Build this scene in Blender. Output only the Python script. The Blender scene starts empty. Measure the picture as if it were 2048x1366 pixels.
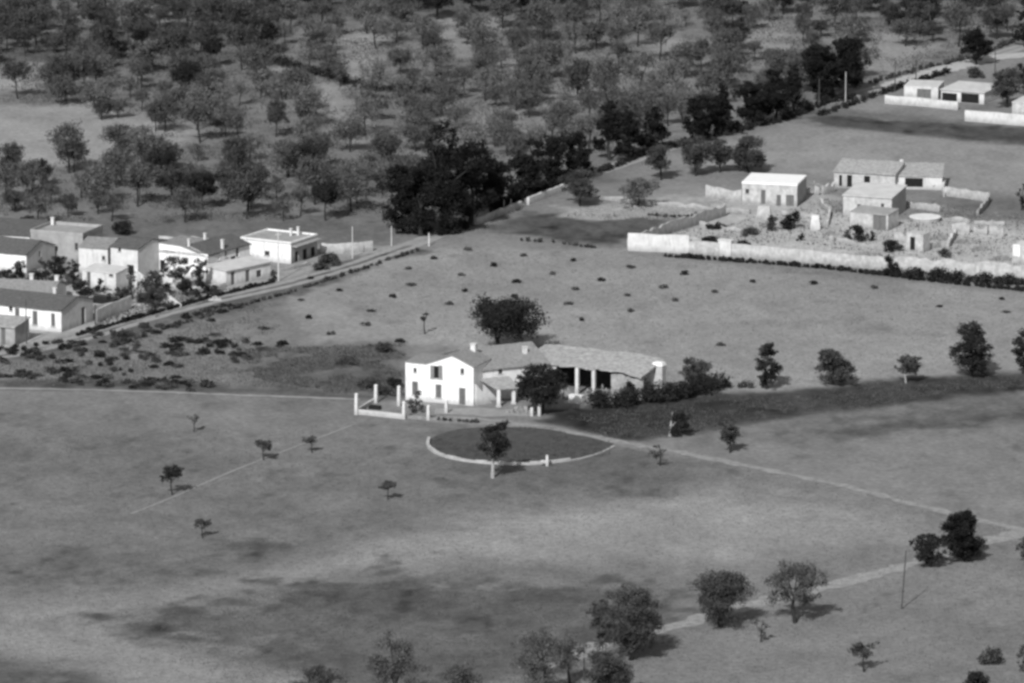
import bpy, math, random
import numpy as np
from mathutils import Vector
random.seed(7); RNG = np.random.default_rng(7)
PI = math.pi
S = bpy.context.scene
COL = S.collection

# ------------------------------------------------------------------ camera
F = 12600.0                      # focal length in pixels of the 2048 px wide picture
PITCH = math.radians(11.9)
CAM = Vector((0, -968, 204))
cd = bpy.data.cameras.new('camera'); cam = bpy.data.objects.new('camera', cd); COL.objects.link(cam)
cam.location = CAM; cam.rotation_euler = (PI/2-PITCH, 0, 0)
cd.sensor_width = 36; cd.lens = F/2048*36; cd.clip_start = 1; cd.clip_end = 20000
S.camera = cam
S.render.resolution_x = 1024; S.render.resolution_y = 683
# ------------------------------------------------------------------ light
SUN_EL = math.radians(37); SUN_AZ = math.radians(18)   # shadows fall away from the camera, a little to the right
w = bpy.data.worlds.new('World'); S.world = w; w.use_nodes = True
nt = w.node_tree; bg = nt.nodes['Background']
sky = nt.nodes.new('ShaderNodeTexSky'); sky.sky_type = 'NISHITA'; sky.sun_disc = False
sky.sun_elevation = SUN_EL; sky.sun_rotation = math.radians(180)+SUN_AZ
bw = nt.nodes.new('ShaderNodeRGBToBW')                  # black-and-white film
nt.links.new(sky.outputs[0], bw.inputs[0]); nt.links.new(bw.outputs[0], bg.inputs[0])
bg.inputs[1].default_value = 0.105
sd = bpy.data.lights.new('sun', 'SUN'); sd.energy = 3.85; sd.angle = math.radians(0.6); sd.color = (1, 1, 1)
sun = bpy.data.objects.new('sun', sd); COL.objects.link(sun)
LDIR = Vector((math.sin(SUN_AZ)*math.cos(SUN_EL), math.cos(SUN_AZ)*math.cos(SUN_EL), -math.sin(SUN_EL)))
sun.rotation_euler = LDIR.to_track_quat('-Z', 'Y').to_euler()
S.view_settings.view_transform = 'Standard'; S.view_settings.look = 'None'
S.view_settings.exposure = 0.1; S.view_settings.gamma = 1
S.render.engine = 'CYCLES'
S.cycles.filter_width = 3.0

# ------------------------------------------------------------------ photo geometry
CP, SP = math.cos(PITCH), math.sin(PITCH)
def ray(px, py):
    x = (px-1024)/F; y = -(py-683)/F
    return Vector((x, CP+y*SP, -SP+y*CP))
def G(px, py, z=0.0):
    d = ray(px, py); t = (z-CAM.z)/d.z
    return CAM+d*t
def proj(X, Y, Z=0.0):
    x = X-CAM.x; y = Y-CAM.y; z = Z-CAM.z
    dep = y*CP-z*SP; up = y*SP+z*CP
    return 1024+F*x/dep, 683-F*up/dep
def scale_at(py):                 # pixels per metre standing at ground row py
    p = G(1024, py); return F/((p-CAM).dot(Vector((0, CP, -SP))))
def lin(v):                       # grey value of a sunlit level surface -> albedo
    c = v/255.0
    return (c/12.92 if c <= .04045 else ((c+.055)/1.055)**2.4)

# ------------------------------------------------------------------ materials
MATS = {}
def mat(name, v, var=.15, sc=1.0, rough=.9, bump=0.0, fine=None, coord='Object', stain=0.0, spec=.2, contrast=1.0):
    if name in MATS: return MATS[name]
    m = bpy.data.materials.new(name); m.use_nodes = True; t = m.node_tree; N = t.nodes; L = t.links
    b = N['Principled BSDF']; b.inputs['Roughness'].default_value = rough
    b.inputs['Specular IOR Level'].default_value = spec
    tc = N.new('ShaderNodeTexCoord')
    n1 = N.new('ShaderNodeTexNoise'); n1.inputs['Scale'].default_value = sc; n1.inputs['Detail'].default_value = 6; n1.inputs['Roughness'].default_value = .65
    L.new(tc.outputs[coord], n1.inputs['Vector'])
    mr = N.new('ShaderNodeMapRange'); mr.inputs['From Min'].default_value = .5-.2*contrast; mr.inputs['From Max'].default_value = .5+.2*contrast
    mr.inputs['To Min'].default_value = v*(1-var); mr.inputs['To Max'].default_value = v*(1+var)
    L.new(n1.outputs['Fac'], mr.inputs['Value'])
    out = mr.outputs[0]
    if stain:
        mp = N.new('ShaderNodeMapping'); mp.inputs['Scale'].default_value = (1.3, 1.3, .25); L.new(tc.outputs[coord], mp.inputs[0])
        n3 = N.new('ShaderNodeTexNoise'); n3.inputs['Scale'].default_value = 1.1; n3.inputs['Detail'].default_value = 8; n3.inputs['Roughness'].default_value = .7
        L.new(mp.outputs[0], n3.inputs['Vector'])
        m3 = N.new('ShaderNodeMapRange'); m3.inputs['From Min'].default_value = .52; m3.inputs['From Max'].default_value = .72
        m3.inputs['To Min'].default_value = 1; m3.inputs['To Max'].default_value = 1-stain
        L.new(n3.outputs['Fac'], m3.inputs['Value'])
        mm = N.new('ShaderNodeMath'); mm.operation = 'MULTIPLY'; L.new(out, mm.inputs[0]); L.new(m3.outputs[0], mm.inputs[1]); out = mm.outputs[0]
        sx = N.new('ShaderNodeSeparateXYZ'); L.new(tc.outputs['Object'], sx.inputs[0])      # splashed, worn plaster at the wall foot
        ad = N.new('ShaderNodeMath'); ad.operation = 'MULTIPLY_ADD'; ad.inputs[1].default_value = 3.2; L.new(n3.outputs['Fac'], ad.inputs[0])
        L.new(sx.outputs['Z'], ad.inputs[2])
        m4 = N.new('ShaderNodeMapRange'); m4.inputs['From Min'].default_value = 1.75; m4.inputs['From Max'].default_value = 2.7; m4.inputs['To Min'].default_value = .62; m4.inputs['To Max'].default_value = 1
        L.new(ad.outputs[0], m4.inputs['Value'])
        m5 = N.new('ShaderNodeMath'); m5.operation = 'MULTIPLY'; L.new(out, m5.inputs[0]); L.new(m4.outputs[0], m5.inputs[1]); out = m5.outputs[0]
    L.new(out, b.inputs['Base Color'])
    if bump:
        n2 = N.new('ShaderNodeTexNoise'); n2.inputs['Scale'].default_value = fine or sc*4; n2.inputs['Detail'].default_value = 4
        L.new(tc.outputs[coord], n2.inputs['Vector'])
        bp = N.new('ShaderNodeBump'); bp.inputs['Strength'].default_value = 1; bp.inputs['Distance'].default_value = bump
        L.new(n2.outputs['Fac'], bp.inputs['Height']); L.new(bp.outputs[0], b.inputs['Normal'])
    MATS[name] = m; return m
M_white = lambda: mat('whitewash', .82, .07, .8, stain=.4)
M_white2 = lambda: mat('worn_whitewash', .62, .14, .9, stain=.4, bump=.03)
M_grey = lambda: mat('grey_render', .33, .2, .7, stain=.3, bump=.04)
M_stone = lambda: mat('rubble_stone', .33, .28, 1.3, bump=.08, fine=6, stain=.3)
M_stone_p = lambda: mat('pale_stone', .46, .28, 1.2, bump=.06, fine=6, stain=.3)
M_tile = lambda: mat('clay_tiles', .25, .3, 2.2, bump=.1, fine=6)
M_tiled = lambda: mat('dark_clay_tiles', .11, .35, 2.2, bump=.1, fine=6)
M_tilep = lambda: mat('pale_old_tiles', .36, .35, 1.8, bump=.12, fine=6, stain=.3)
M_flat = lambda: mat('pale_flat_roof', .55, .15, .6)
M_concrete = lambda: mat('concrete', .32, .2, .6)
M_door = lambda: mat('weathered_wood', .14, .25, 3)
M_dark = lambda: mat('dark_opening', .015, .3, 2)
M_glass = lambda: mat('window_glass', .03, .2, 2, rough=.3)
M_bark = lambda: mat('bark', .03, .4, 3, bump=.05)
M_barkp = lambda: mat('pale_bark', .33, .3, 3, bump=.05)
M_pole = lambda: mat('pole_wood', .07, .3, 3)
M_polep = lambda: mat('pale_pole', .55, .2, 3)
LEAFV = dict(pine=.017, dark=.026, mid=.06, soft=.085, grey=.12, pale=.2)
M_leaf = lambda k: mat('leaf_'+k, LEAFV[k], .5, .9, rough=.95, spec=.05, contrast=.6)

# ------------------------------------------------------------------ mesh helpers
class MB:
    def __init__(s): s.v = []; s.f = []
    def add(s, vs, fs):
        o = len(s.v); s.v += [tuple(p) for p in vs]; s.f += [tuple(i+o for i in f) for f in fs]; return s
    def quad(s, *p): return s.add(p, [tuple(range(len(p)))])
    def hexa(s, a, b):            # two matching quads, bottom a and top b
        return s.add(list(a)+list(b), [(3,2,1,0),(4,5,6,7),(0,1,5,4),(1,2,6,5),(2,3,7,6),(3,0,4,7)])
    def box(s, c, sx, sy, sz, ang=0, taper=1):      # c = centre of the base
        ca, sa = math.cos(ang), math.sin(ang)
        def q(k, z): return [(c[0]+ca*x*k-sa*y*k, c[1]+sa*x*k+ca*y*k, c[2]+z) for x, y in ((-sx/2,-sy/2),(sx/2,-sy/2),(sx/2,sy/2),(-sx/2,sy/2))]
        return s.hexa(q(1, 0), q(taper, sz))
    def tube(s, p0, p1, r0, r1, n=6):
        p0 = Vector(p0); p1 = Vector(p1); d = (p1-p0).normalized()
        a = d.cross(Vector((0,0,1)));  a = a.normalized() if a.length > .01 else Vector((1,0,0)); b = d.cross(a)
        vs = []
        for p, r in ((p0, r0), (p1, r1)):
            for k in range(n):
                t = 2*PI*k/n; vs.append(p+a*(r*math.cos(t))+b*(r*math.sin(t)))
        fs = [(k, (k+1) % n, n+(k+1) % n, n+k) for k in range(n)]+[tuple(range(n-1,-1,-1)), tuple(range(n, 2*n))]
        return s.add(vs, fs)
    def build(s, name, m, parent=None, smooth=False, origin=None):
        me = bpy.data.meshes.new(name)
        o = Vector(parent['_o']) if parent is not None else (Vector(origin) if origin is not None else Vector((0,0,0)))
        me.from_pydata([(x-o.x, y-o.y, z-o.z) for x, y, z in s.v], [], s.f); me.materials.append(m)
        ob = bpy.data.objects.new(name, me); COL.objects.link(ob)
        if parent is not None:
            ob.parent = parent; ob['_o'] = parent['_o']
        else: ob.location = o
        return ob
def tag(o, label=None, cat=None, group=None, kind=None):
    if label: o['label'] = label
    if cat: o['category'] = cat
    if group: o['group'] = group
    if kind: o['kind'] = kind
    return o
def thing(name, label, cat, loc, group=None):
    o = bpy.data.objects.new(name, None); COL.objects.link(o); o.location = loc; o['_o'] = tuple(loc); o.empty_display_size = .5
    return tag(o, label, cat, group)

# ------------------------------------------------------------------ ground
GX = np.concatenate([[-4000,-1500,-500,-250,-160], np.arange(-125, 125.01, .6), [160,250,500,1500,4000]])
GY = np.concatenate([[-1500,-900,-500,-300], np.arange(-225, 400.01, .9), [450,600,1000,2500,6000]])
XX, YY = np.meshgrid(GX, GY); XX = XX.ravel(); YY = YY.ravel()
def smooth_noise(X, Y, sc, seed):
    r = np.random.default_rng(seed); n = 256; t = r.random((n, n))
    x = X/sc; y = Y/sc; xi = np.floor(x).astype(int); yi = np.floor(y).astype(int); fx = x-xi; fy = y-yi
    fx = fx*fx*(3-2*fx); fy = fy*fy*(3-2*fy)
    g = lambda a, b: t[a % n, b % n]
    return (g(xi,yi)*(1-fx)+g(xi+1,yi)*fx)*(1-fy)+(g(xi,yi+1)*(1-fx)+g(xi+1,yi+1)*fx)*fy
def fbm(X, Y, sc, seed, o=4):
    v = 0; a = 1; tot = 0
    for k in range(o): v = v+a*(smooth_noise(X+k*13.7, Y-k*7.1, sc/2**k, seed+k)-.5); tot += a; a *= .6
    return v/tot
def pip(poly, X, Y):              # signed distance (positive inside)
    ins = np.zeros(len(X), bool); d = np.full(len(X), 1e9); n = len(poly)
    for i in range(n):
        x0, y0 = poly[i]; x1, y1 = poly[(i+1) % n]
        c = ((y0 > Y) != (y1 > Y)); dy = (y1-y0) or 1e-9
        ins ^= c & (X < (x1-x0)*(Y-y0)/dy+x0)
        L2 = (x1-x0)**2+(y1-y0)**2+1e-9; t = np.clip(((X-x0)*(x1-x0)+(Y-y0)*(y1-y0))/L2, 0, 1)
        d = np.minimum(d, np.hypot(X-x0-t*(x1-x0), Y-y0-t*(y1-y0)))
    return np.where(ins, d, -d)
WP = lambda pts: [tuple(G(*p)[:2]) for p in pts]
val = np.full(len(XX), 128.0)
ROADC = [(-60,722),(60,702),(180,672),(300,634),(430,600),(560,573),(700,533),(830,488),(950,438),(1070,390),(1190,346),(1320,301),(1470,256),(1610,216),(1750,178),(1895,138),(2110,74)]
ROADP = [(x, y-7) for x, y in ROADC]+[(x, y+6) for x, y in reversed(ROADC)]
PATCHES = [  # polygon in photo pixels on the ground, grey value, softness in metres, edge noise in metres
 ([(-300,-100),(2400,-100),(2048,100),(1700,205),(1400,290),(960,440),(820,490),(640,480),(-300,455)], 118, 3, 2),
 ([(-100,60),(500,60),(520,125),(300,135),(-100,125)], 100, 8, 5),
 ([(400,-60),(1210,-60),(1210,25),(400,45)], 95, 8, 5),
 ([(-100,215),(230,205),(330,235),(390,262),(350,300),(230,330),(-100,340)], 146, 3, 2),
 ([(-50,125),(90,125),(80,175),(-50,185)], 145, 3, 2),
 ([(685,70),(745,55),(780,150),(720,160),(685,150)], 148, 4, 3),
 ([(510,120),(640,150),(700,180),(745,265),(700,290),(640,230),(560,170)], 142, 5, 3),
 ([(860,30),(1000,40),(980,120),(870,110)], 138, 6, 4),
 ([(880,210),(1010,215),(1090,265),(960,275)], 134, 6, 4),
 ([(1010,110),(1050,115),(1040,190),(1005,190)], 146, 3, 2),
 ([(1120,170),(1225,120),(1230,200),(1150,200)], 148, 5, 3),
 ([(1330,60),(1370,60),(1350,170),(1320,170)], 142, 5, 3),
 ([(1490,60),(1570,30),(1600,110),(1510,130)], 142, 5, 3),
 ([(1700,70),(1800,60),(1900,90),(1800,150),(1720,140)], 138, 6, 3),
 ([(-100,440),(650,440),(820,470),(650,505),(300,480),(-100,470)], 105, 4, 3),
 ([(600,485),(840,497),(1240,500),(1330,515),(2150,600),(2150,740),(1760,765),(1560,785),(1400,780),(900,690),(600,690),(480,640)], 142, 3, 1.5),
 ([(-200,700),(180,690),(420,630),(560,600),(640,690),(800,700),(812,795),(700,800),(-200,775)], 122, 4, 3),
 ([(520,700),(640,690),(760,688),(812,700),(815,792),(600,780),(480,740)], 105, 5, 4),
 (ROADP, 142, 1.2, .4),
 ([(-200,760),(350,766),(500,775),(720,787),(812,770),(812,795),(720,800),(350,786),(-200,776)], 92, 2, 2),
 ([(-200,776),(-200,1500),(2300,1500),(2300,800),(1240,885),(1020,845),(850,835),(712,800),(350,784)], 124, 3, 2),
 ([(-200,850),(600,870),(850,900),(1060,960),(900,1040),(600,1110),(300,1160),(-200,1170)], 115, 20, 8),
 ([(-200,1120),(330,1110),(560,1085),(700,1050),(660,1105),(500,1150),(200,1190),(-200,1200)], 108, 6, 9),
 ([(-200,1215),(200,1205),(560,1140),(760,1080),(1100,1010),(1450,960),(1950,1060),(1500,1120),(1100,1130),(700,1140),(300,1215),(-200,1300)], 145, 8, 5),
 ([(210,1230),(400,1215),(620,1150),(900,1140),(1180,1170),(1400,1180),(1370,1230),(1100,1330),(800,1420),(600,1330),(400,1290),(280,1270)], 102, 4, 11),
 ([(-200,1240),(240,1245),(300,1290),(520,1350),(700,1420),(280,1420),(180,1350),(0,1310),(-200,1290)], 140, 5, 4),
 ([(-200,1290),(0,1310),(180,1350),(280,1420),(-200,1420)], 88, 6, 3),
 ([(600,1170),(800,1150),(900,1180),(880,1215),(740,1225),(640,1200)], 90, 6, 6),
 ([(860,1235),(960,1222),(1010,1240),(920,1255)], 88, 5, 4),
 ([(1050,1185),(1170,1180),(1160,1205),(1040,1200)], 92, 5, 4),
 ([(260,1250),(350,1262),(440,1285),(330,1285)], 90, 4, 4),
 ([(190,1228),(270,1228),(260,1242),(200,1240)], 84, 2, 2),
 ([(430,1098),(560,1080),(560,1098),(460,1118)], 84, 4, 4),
 ([(840,840),(1020,846),(1240,885),(1340,900),(1380,930),(1250,965),(1000,990),(820,960),(800,880)], 106, 9, 4),
 ([(1110,820),(1250,812),(1400,790),(1560,785),(1760,760),(2200,738),(2200,768),(1900,800),(1560,840),(1340,876),(1220,880),(1110,850)], 68, 2.5, 1.5),
 ([(1120,822),(1250,815),(1400,795),(1480,800),(1340,850),(1200,860),(1120,848)], 56, 5, 3),
 ([(1340,878),(1560,843),(1900,803),(2200,772),(2200,812),(1900,850),(1700,862),(1560,880),(1400,895)], 112, 5, 3),
 ([(1560,872),(1700,855),(1900,832),(2100,815),(2100,830),(1900,850),(1700,872),(1600,885)], 90, 5, 4),
 ([(1400,930),(1300,985),(1100,1010),(1050,970),(1200,950)], 108, 10, 5),
 ([(1600,212),(1760,228),(2150,250),(2150,268),(2000,262),(1760,243),(1620,245)], 108, 4, 3),
 ([(1630,232),(1760,240),(2150,262),(2150,296),(1960,290),(1780,266),(1640,252)], 80, 2, 2),
 ([(1400,290),(1600,250),(1780,268),(2150,298),(2150,400),(1560,350),(1400,330)], 136, 4, 2),
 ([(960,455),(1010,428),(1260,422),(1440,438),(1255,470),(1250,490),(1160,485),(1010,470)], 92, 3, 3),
 ([(1120,415),(1250,410),(1290,425),(1200,440),(1130,432)], 158, 2, 3),
 ([(1270,400),(1500,390),(1640,375),(1700,400),(1620,440),(1440,460),(1280,415)], 164, 4, 3),
 ([(1256,500),(1440,440),(1640,420),(1800,440),(2150,440),(2150,560),(1700,530)], 172, 2, 2),
 ([(1870,395),(2150,400),(2150,445),(1930,440)], 112, 6, 3),
 ([(-100,545),(60,560),(200,570),(320,560),(540,562),(640,530),(700,500),(820,488),(550,560),(190,660),(-100,720)], 160, 3, 2),
 ([(820,495),(700,515),(560,565),(300,635),(130,690),(-100,725),(-100,740),(140,705),(400,640),(600,590),(840,500)], 100, 2, 3),
 ([(860,832),(1010,840),(1110,852),(1240,880),(1360,899),(1700,969),(2100,1068),(2100,1082),(1700,981),(1360,911),(1240,892),(1110,864),(1000,852),(860,842)], 134, 1.2, .5),
 ([(2110,1046),(1990,1070),(1820,1123),(1640,1169),(1480,1207),(1320,1254),(1060,1330),(1060,1350),(1320,1271),(1480,1223),(1640,1184),(1820,1138),(1990,1086),(2110,1060)], 136, 1.5, .6),
]
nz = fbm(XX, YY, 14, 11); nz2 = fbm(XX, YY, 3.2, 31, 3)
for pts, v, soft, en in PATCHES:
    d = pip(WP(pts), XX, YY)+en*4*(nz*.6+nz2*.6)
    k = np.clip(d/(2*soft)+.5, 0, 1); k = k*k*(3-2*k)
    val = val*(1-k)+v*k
rough_ = np.clip(1.1-(val-70)/70, .25, 1)
val = val*(1+.15*fbm(XX, YY, 30, 51)+.20*fbm(XX*.8+YY*.25, YY*.55, 6, 71, 3)*(.5+rough_)+.45*rough_*fbm(XX, YY*.6, 1.9, 171, 3)-.4*rough_*np.clip(fbm(XX, YY*.7, 3.5, 191, 3)*4-.5, 0, 1))
lv = np.clip(val, 20, 250)/255; lv = ((lv+.055)/1.055)**2.4
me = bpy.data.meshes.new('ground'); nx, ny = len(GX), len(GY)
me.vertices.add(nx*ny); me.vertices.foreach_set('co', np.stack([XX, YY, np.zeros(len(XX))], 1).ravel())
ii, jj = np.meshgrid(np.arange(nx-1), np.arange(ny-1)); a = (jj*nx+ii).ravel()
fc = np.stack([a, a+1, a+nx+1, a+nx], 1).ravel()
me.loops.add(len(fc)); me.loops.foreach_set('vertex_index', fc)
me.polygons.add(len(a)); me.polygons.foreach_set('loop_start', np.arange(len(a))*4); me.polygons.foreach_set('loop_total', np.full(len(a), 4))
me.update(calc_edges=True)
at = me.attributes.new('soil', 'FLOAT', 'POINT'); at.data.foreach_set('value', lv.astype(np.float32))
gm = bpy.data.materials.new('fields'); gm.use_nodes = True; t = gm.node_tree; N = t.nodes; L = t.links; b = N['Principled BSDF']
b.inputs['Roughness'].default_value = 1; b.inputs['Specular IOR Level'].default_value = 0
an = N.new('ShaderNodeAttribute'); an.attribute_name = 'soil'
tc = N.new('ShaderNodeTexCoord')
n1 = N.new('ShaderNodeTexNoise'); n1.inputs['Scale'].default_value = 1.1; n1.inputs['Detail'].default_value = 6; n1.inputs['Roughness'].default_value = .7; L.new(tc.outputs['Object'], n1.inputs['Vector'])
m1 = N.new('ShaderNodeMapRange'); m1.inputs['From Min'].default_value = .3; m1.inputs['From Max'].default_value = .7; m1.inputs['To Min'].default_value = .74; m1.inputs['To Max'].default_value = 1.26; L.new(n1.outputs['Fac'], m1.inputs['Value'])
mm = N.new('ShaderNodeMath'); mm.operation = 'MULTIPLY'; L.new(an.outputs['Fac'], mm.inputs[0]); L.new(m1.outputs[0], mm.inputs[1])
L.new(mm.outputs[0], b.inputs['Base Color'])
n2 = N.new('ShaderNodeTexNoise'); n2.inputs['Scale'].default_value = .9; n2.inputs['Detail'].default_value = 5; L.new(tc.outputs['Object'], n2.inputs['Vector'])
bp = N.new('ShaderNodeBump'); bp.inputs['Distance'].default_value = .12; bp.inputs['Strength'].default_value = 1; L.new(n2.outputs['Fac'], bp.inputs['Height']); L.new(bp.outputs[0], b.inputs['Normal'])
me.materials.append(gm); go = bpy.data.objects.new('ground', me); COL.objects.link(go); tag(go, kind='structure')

# ------------------------------------------------------------------ tracks: thin sheets on the ground
def resample(pts, step=1.5):
    W = [G(*p) for p in pts]; out = [W[0]]
    for a, b in zip(W[:-1], W[1:]):
        n = max(1, int((b-a).length/step))
        for k in range(1, n+1): out.append(a.lerp(b, k/n))
    for _ in range(4): out = [out[0]]+[(out[i-1]+out[i]*2+out[i+1])/4 for i in range(1, len(out)-1)]+[out[-1]]
    return out
def strip(name, pts, width, v, z=.03, jit=.2, var=.18, taper=0, twin=0):
    P = resample(pts); mb = MB(); vs = []
    off = [0]
    if twin: off = [-width*.34, width*.34]; width = width*.42
    for of in off:
        vs = []
        for i, p in enumerate(P):
            d = (P[min(i+1, len(P)-1)]-P[max(i-1, 0)]).normalized(); n = Vector((-d.y, d.x, 0))
            for sgn in (-1, 1): vs.append(p+n*(of+sgn*width/2+random.uniform(-jit, jit)*width*.5)+Vector((0, 0, z)))
        mb.add(vs, [(2*i, 2*i+1, 2*i+3, 2*i+2) for i in range(len(P)-1)])
    o = mb.build(name, mat(name+'_dirt', lin(v), var, .8, bump=.08)); return tag(o, kind='structure')
ROAD = [(-60,722),(60,702),(180,672),(300,634),(430,600),(560,573),(700,533),(830,488),(950,438),(1070,390),(1190,346),(1320,301),(1470,256),(1610,216),(1750,178),(1895,138),(2110,74)]
strip('road', ROAD, 3.6, 150, .03, jit=.25, twin=1)
strip('driveway', [(872,838),(940,835),(1010,846),(1110,858),(1240,886),(1360,905),(1480,930),(1700,975),(1880,1022),(2100,1075)], 1.7, 142, .05, jit=.6, var=.3)
strip('field_track', [(2110,1052),(1990,1078),(1820,1130),(1640,1176),(1480,1215),(1320,1262),(1200,1290),(1060,1340)], 3.0, 146, .04, jit=.5, var=.3)
strip('footpath', [(262,1028),(345,995),(470,940),(560,905),(640,875),(705,850)], .45, 142, .035, jit=.35, var=.1)
strip('side_lane', [(2100,108),(2000,112),(1900,134),(1830,158),(1785,175)], 5.5, 175, .04, jit=.4)
strip('field_edge_path', [(-60,776),(200,780),(420,788),(600,795),(720,799)], 1.0, 146, .035, jit=.6)
strip('yard', [(870,822),(930,822),(1000,828),(1070,826)], 4.5, 146, .038, jit=.4)

# ------------------------------------------------------------------ foliage
def leaf_cloud(centers, radii, n, ls, squash=.8, rng=RNG, drop=0.0):
    """n small leaf sprays spread through the given clumps"""
    C = np.array(centers); R = np.array(radii); w_ = R**2.2; w_ = w_/w_.sum()
    idx = rng.choice(len(C), n, p=w_)
    d = rng.normal(size=(n, 3)); d /= np.linalg.norm(d, axis=1)[:, None]
    rr = R[idx]*rng.random(n)**.42*(1+.18*rng.normal(size=n))
    P = C[idx]+d*rr[:, None]*np.array([1, 1, squash])
    if drop: P[:, 2] -= drop*rng.random(n)**3
    nrm = d*.55+rng.normal(size=(n, 3))*.6; nrm /= np.linalg.norm(nrm, axis=1)[:, None]
    t = rng.normal(size=(n, 3)); u = np.cross(nrm, t); u /= np.linalg.norm(u, axis=1)[:, None]; v = np.cross(nrm, u)
    s1 = (ls*(.6+.8*rng.random(n)))[:, None]; s2 = s1*(.45+.4*rng.random(n))[:, None]
    V = np.stack([P-u*s1, P-v*s2, P+u*s1, P+v*s2], 1).reshape(-1, 3)
    return V
def cloud_mesh(name, V, m):
    V[:, 2] = np.maximum(V[:, 2], .02)
    me = bpy.data.meshes.new(name); n = len(V)//4
    me.vertices.add(len(V)); me.vertices.foreach_set('co', V.astype(np.float32).ravel())
    me.loops.add(len(V)); me.loops.foreach_set('vertex_index', np.arange(len(V)))
    me.polygons.add(n); me.polygons.foreach_set('loop_start', np.arange(n)*4); me.polygons.foreach_set('loop_total', np.full(n, 4))
    me.update(calc_edges=True); me.materials.append(m); return me
def tree_meshes(W, H, kind='mid', bark=None, crown0=.3, dens=1.0, ls=.2, nclump=18, lean=0, shape='round', seed=0, multi=1):
    rng = np.random.default_rng(seed+1000); rd = random.Random(seed); W = W*1.16; ls = ls*.68
    cz0 = H*crown0; cs = []; rs = []
    for k in range(nclump):
        t = (k+.5)/nclump; a = rd.random()*2*PI
        if shape == 'cone': z = cz0+(H-cz0)*(t*.95); prof = (1-t)**.75*.95+.08
        elif shape == 'flat': z = cz0+(H-cz0)*(.25+.65*t); prof = math.sin(PI*min(.95, .25+.6*t))
        elif shape == 'bush': z = H*(.12+.75*t); prof = math.sqrt(max(.05, 1-t*t*.9))
        else: z = cz0+(H-cz0)*(.08+.84*t); prof = math.sqrt(max(.06, 1-(2*t-1)**2*.92))
        r = W/2*prof*rd.uniform(.35, .95)*.75
        cr = W*rd.uniform(.09, .23)*(.6 if shape == 'cone' and t > .7 else 1)
        c0 = (r*math.cos(a)+lean*t*W, r*math.sin(a), min(z, H-cr*.6)); cs.append(c0); rs.append(cr*.8)
        if shape != 'bush':
            for _ in range(2):
                q = cr*rd.uniform(.35, .6); aa = rd.random()*6.3; cs.append((c0[0]+math.cos(aa)*cr, c0[1]+math.sin(aa)*cr, min(c0[2]+rd.uniform(-.5, .7)*cr, H-q*.5))); rs.append(q)
    vol = sum(r*r for r in rs)
    n = int(min(16000, max(300, dens*vol*85/(ls/.2)**2)))
    me_c = cloud_mesh('crown', leaf_cloud(cs, rs, n, ls, rng=rng), M_leaf(kind))
    mb = MB(); r0 = max(.08, H*.03)*(1.0 if multi == 1 else .8)
    for s in range(multi):
        bx = Vector((rd.uniform(-.2, .2)*(multi > 1)*2, rd.uniform(-.2, .2)*(multi > 1)*2, 0))
        top = Vector((bx.x+rd.uniform(-.1, .1)*W*.5+lean*W*.4, bx.y+rd.uniform(-.06, .06)*W, cz0+(H-cz0)*.35)); mid = bx.lerp(top, .5)+Vector((rd.uniform(-.05, .05)*H, 0, 0))
        mb.tube(bx-Vector((0, 0, .1)), mid, r0*1.25, r0*.85, 7); mb.tube(mid, top, r0*.85, r0*.5, 7)
        for c in rd.sample(list(zip(cs, rs)), min(len(cs), 7)):
            q = mid.lerp(top, rd.uniform(.2, 1)); mb.tube(q, Vector(c[0]), r0*.45, r0*.16, 5)
    me_t = bpy.data.meshes.new('trunk'); me_t.from_pydata(mb.v, [], mb.f); me_t.materials.append(bark or M_bark())
    return me_t, me_c
def put_tree(name, label, cat, loc, meshes, sc=(1, 1, 1), rot=0, group=None):
    r = thing(name, label, cat, loc, group); r.rotation_euler.z = rot; r.scale = sc
    for nm, me in zip(('trunk', 'crown'), meshes):
        c = bpy.data.objects.new(nm, me); COL.objects.link(c); c.parent = r
    return r
_ts = [0]
def tree(px, py, wpx, hpx, kind, label, name='tree', cat='tree', group=None, **kw):
    s = scale_at(py); _ts[0] += 1
    kw.setdefault('seed', _ts[0]*17)
    return put_tree(name, label, cat, G(px, py), tree_meshes(wpx/s, hpx/s/CP, kind, **kw), group=group)

# ------------------------------------------------------------------ orchard beyond the road
orch = WP([(-140,-90),(2300,-90),(2080,66),(1990,80),(1890,110),(1760,150),(1690,185),(1500,215),(1330,255),(1180,300),(1020,365),(940,390),(770,405),(740,445),(600,452),(300,448),(-140,452)])
CLEAR = [WP(p) for p in (
 [(-100,208),(120,212),(230,245),(300,268),(330,290),(230,300),(205,335),(110,345),(-100,330)],
 [(-50,135),(75,130),(80,190),(-50,200)],
 [(675,85),(745,75),(775,165),(700,172)],
 [(520,150),(600,150),(650,185),(730,270),(735,300),(660,262),(575,190)],
 [(1010,120),(1050,125),(1040,200),(1000,200)], [(1150,150),(1228,130),(1232,210),(1160,205)],
 [(1328,80),(1370,80),(1350,180),(1315,180)], [(1500,85),(1570,60),(1600,130),(1520,150)],
 [(870,60),(930,55),(930,85),(870,90)], [(930,235),(1000,230),(1040,265),(960,275)],
 [(700,410),(820,400),(840,470),(700,470)], [(1740,110),(1880,95),(1820,150),(1740,165)])]
protos = {}
for kd in ('grey', 'soft', 'mid', 'dark'):
    protos[kd] = [tree_meshes(7.0+(i % 3)*.5, 5.6+(i % 2)*.6, kd, crown0=(.3, .4, .25)[i % 3], dens={'grey':.3,'soft':.42,'mid':.6,'dark':.9}[kd], ls=.21, nclump=14+i*2, shape=('round', 'flat')[i % 2], seed=300+i+{'grey':0,'soft':20,'mid':40,'dark':80}[kd], multi=1+(i % 3 == 2)) for i in range(6)]
ORD = random.Random(99)
cand = []
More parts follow.
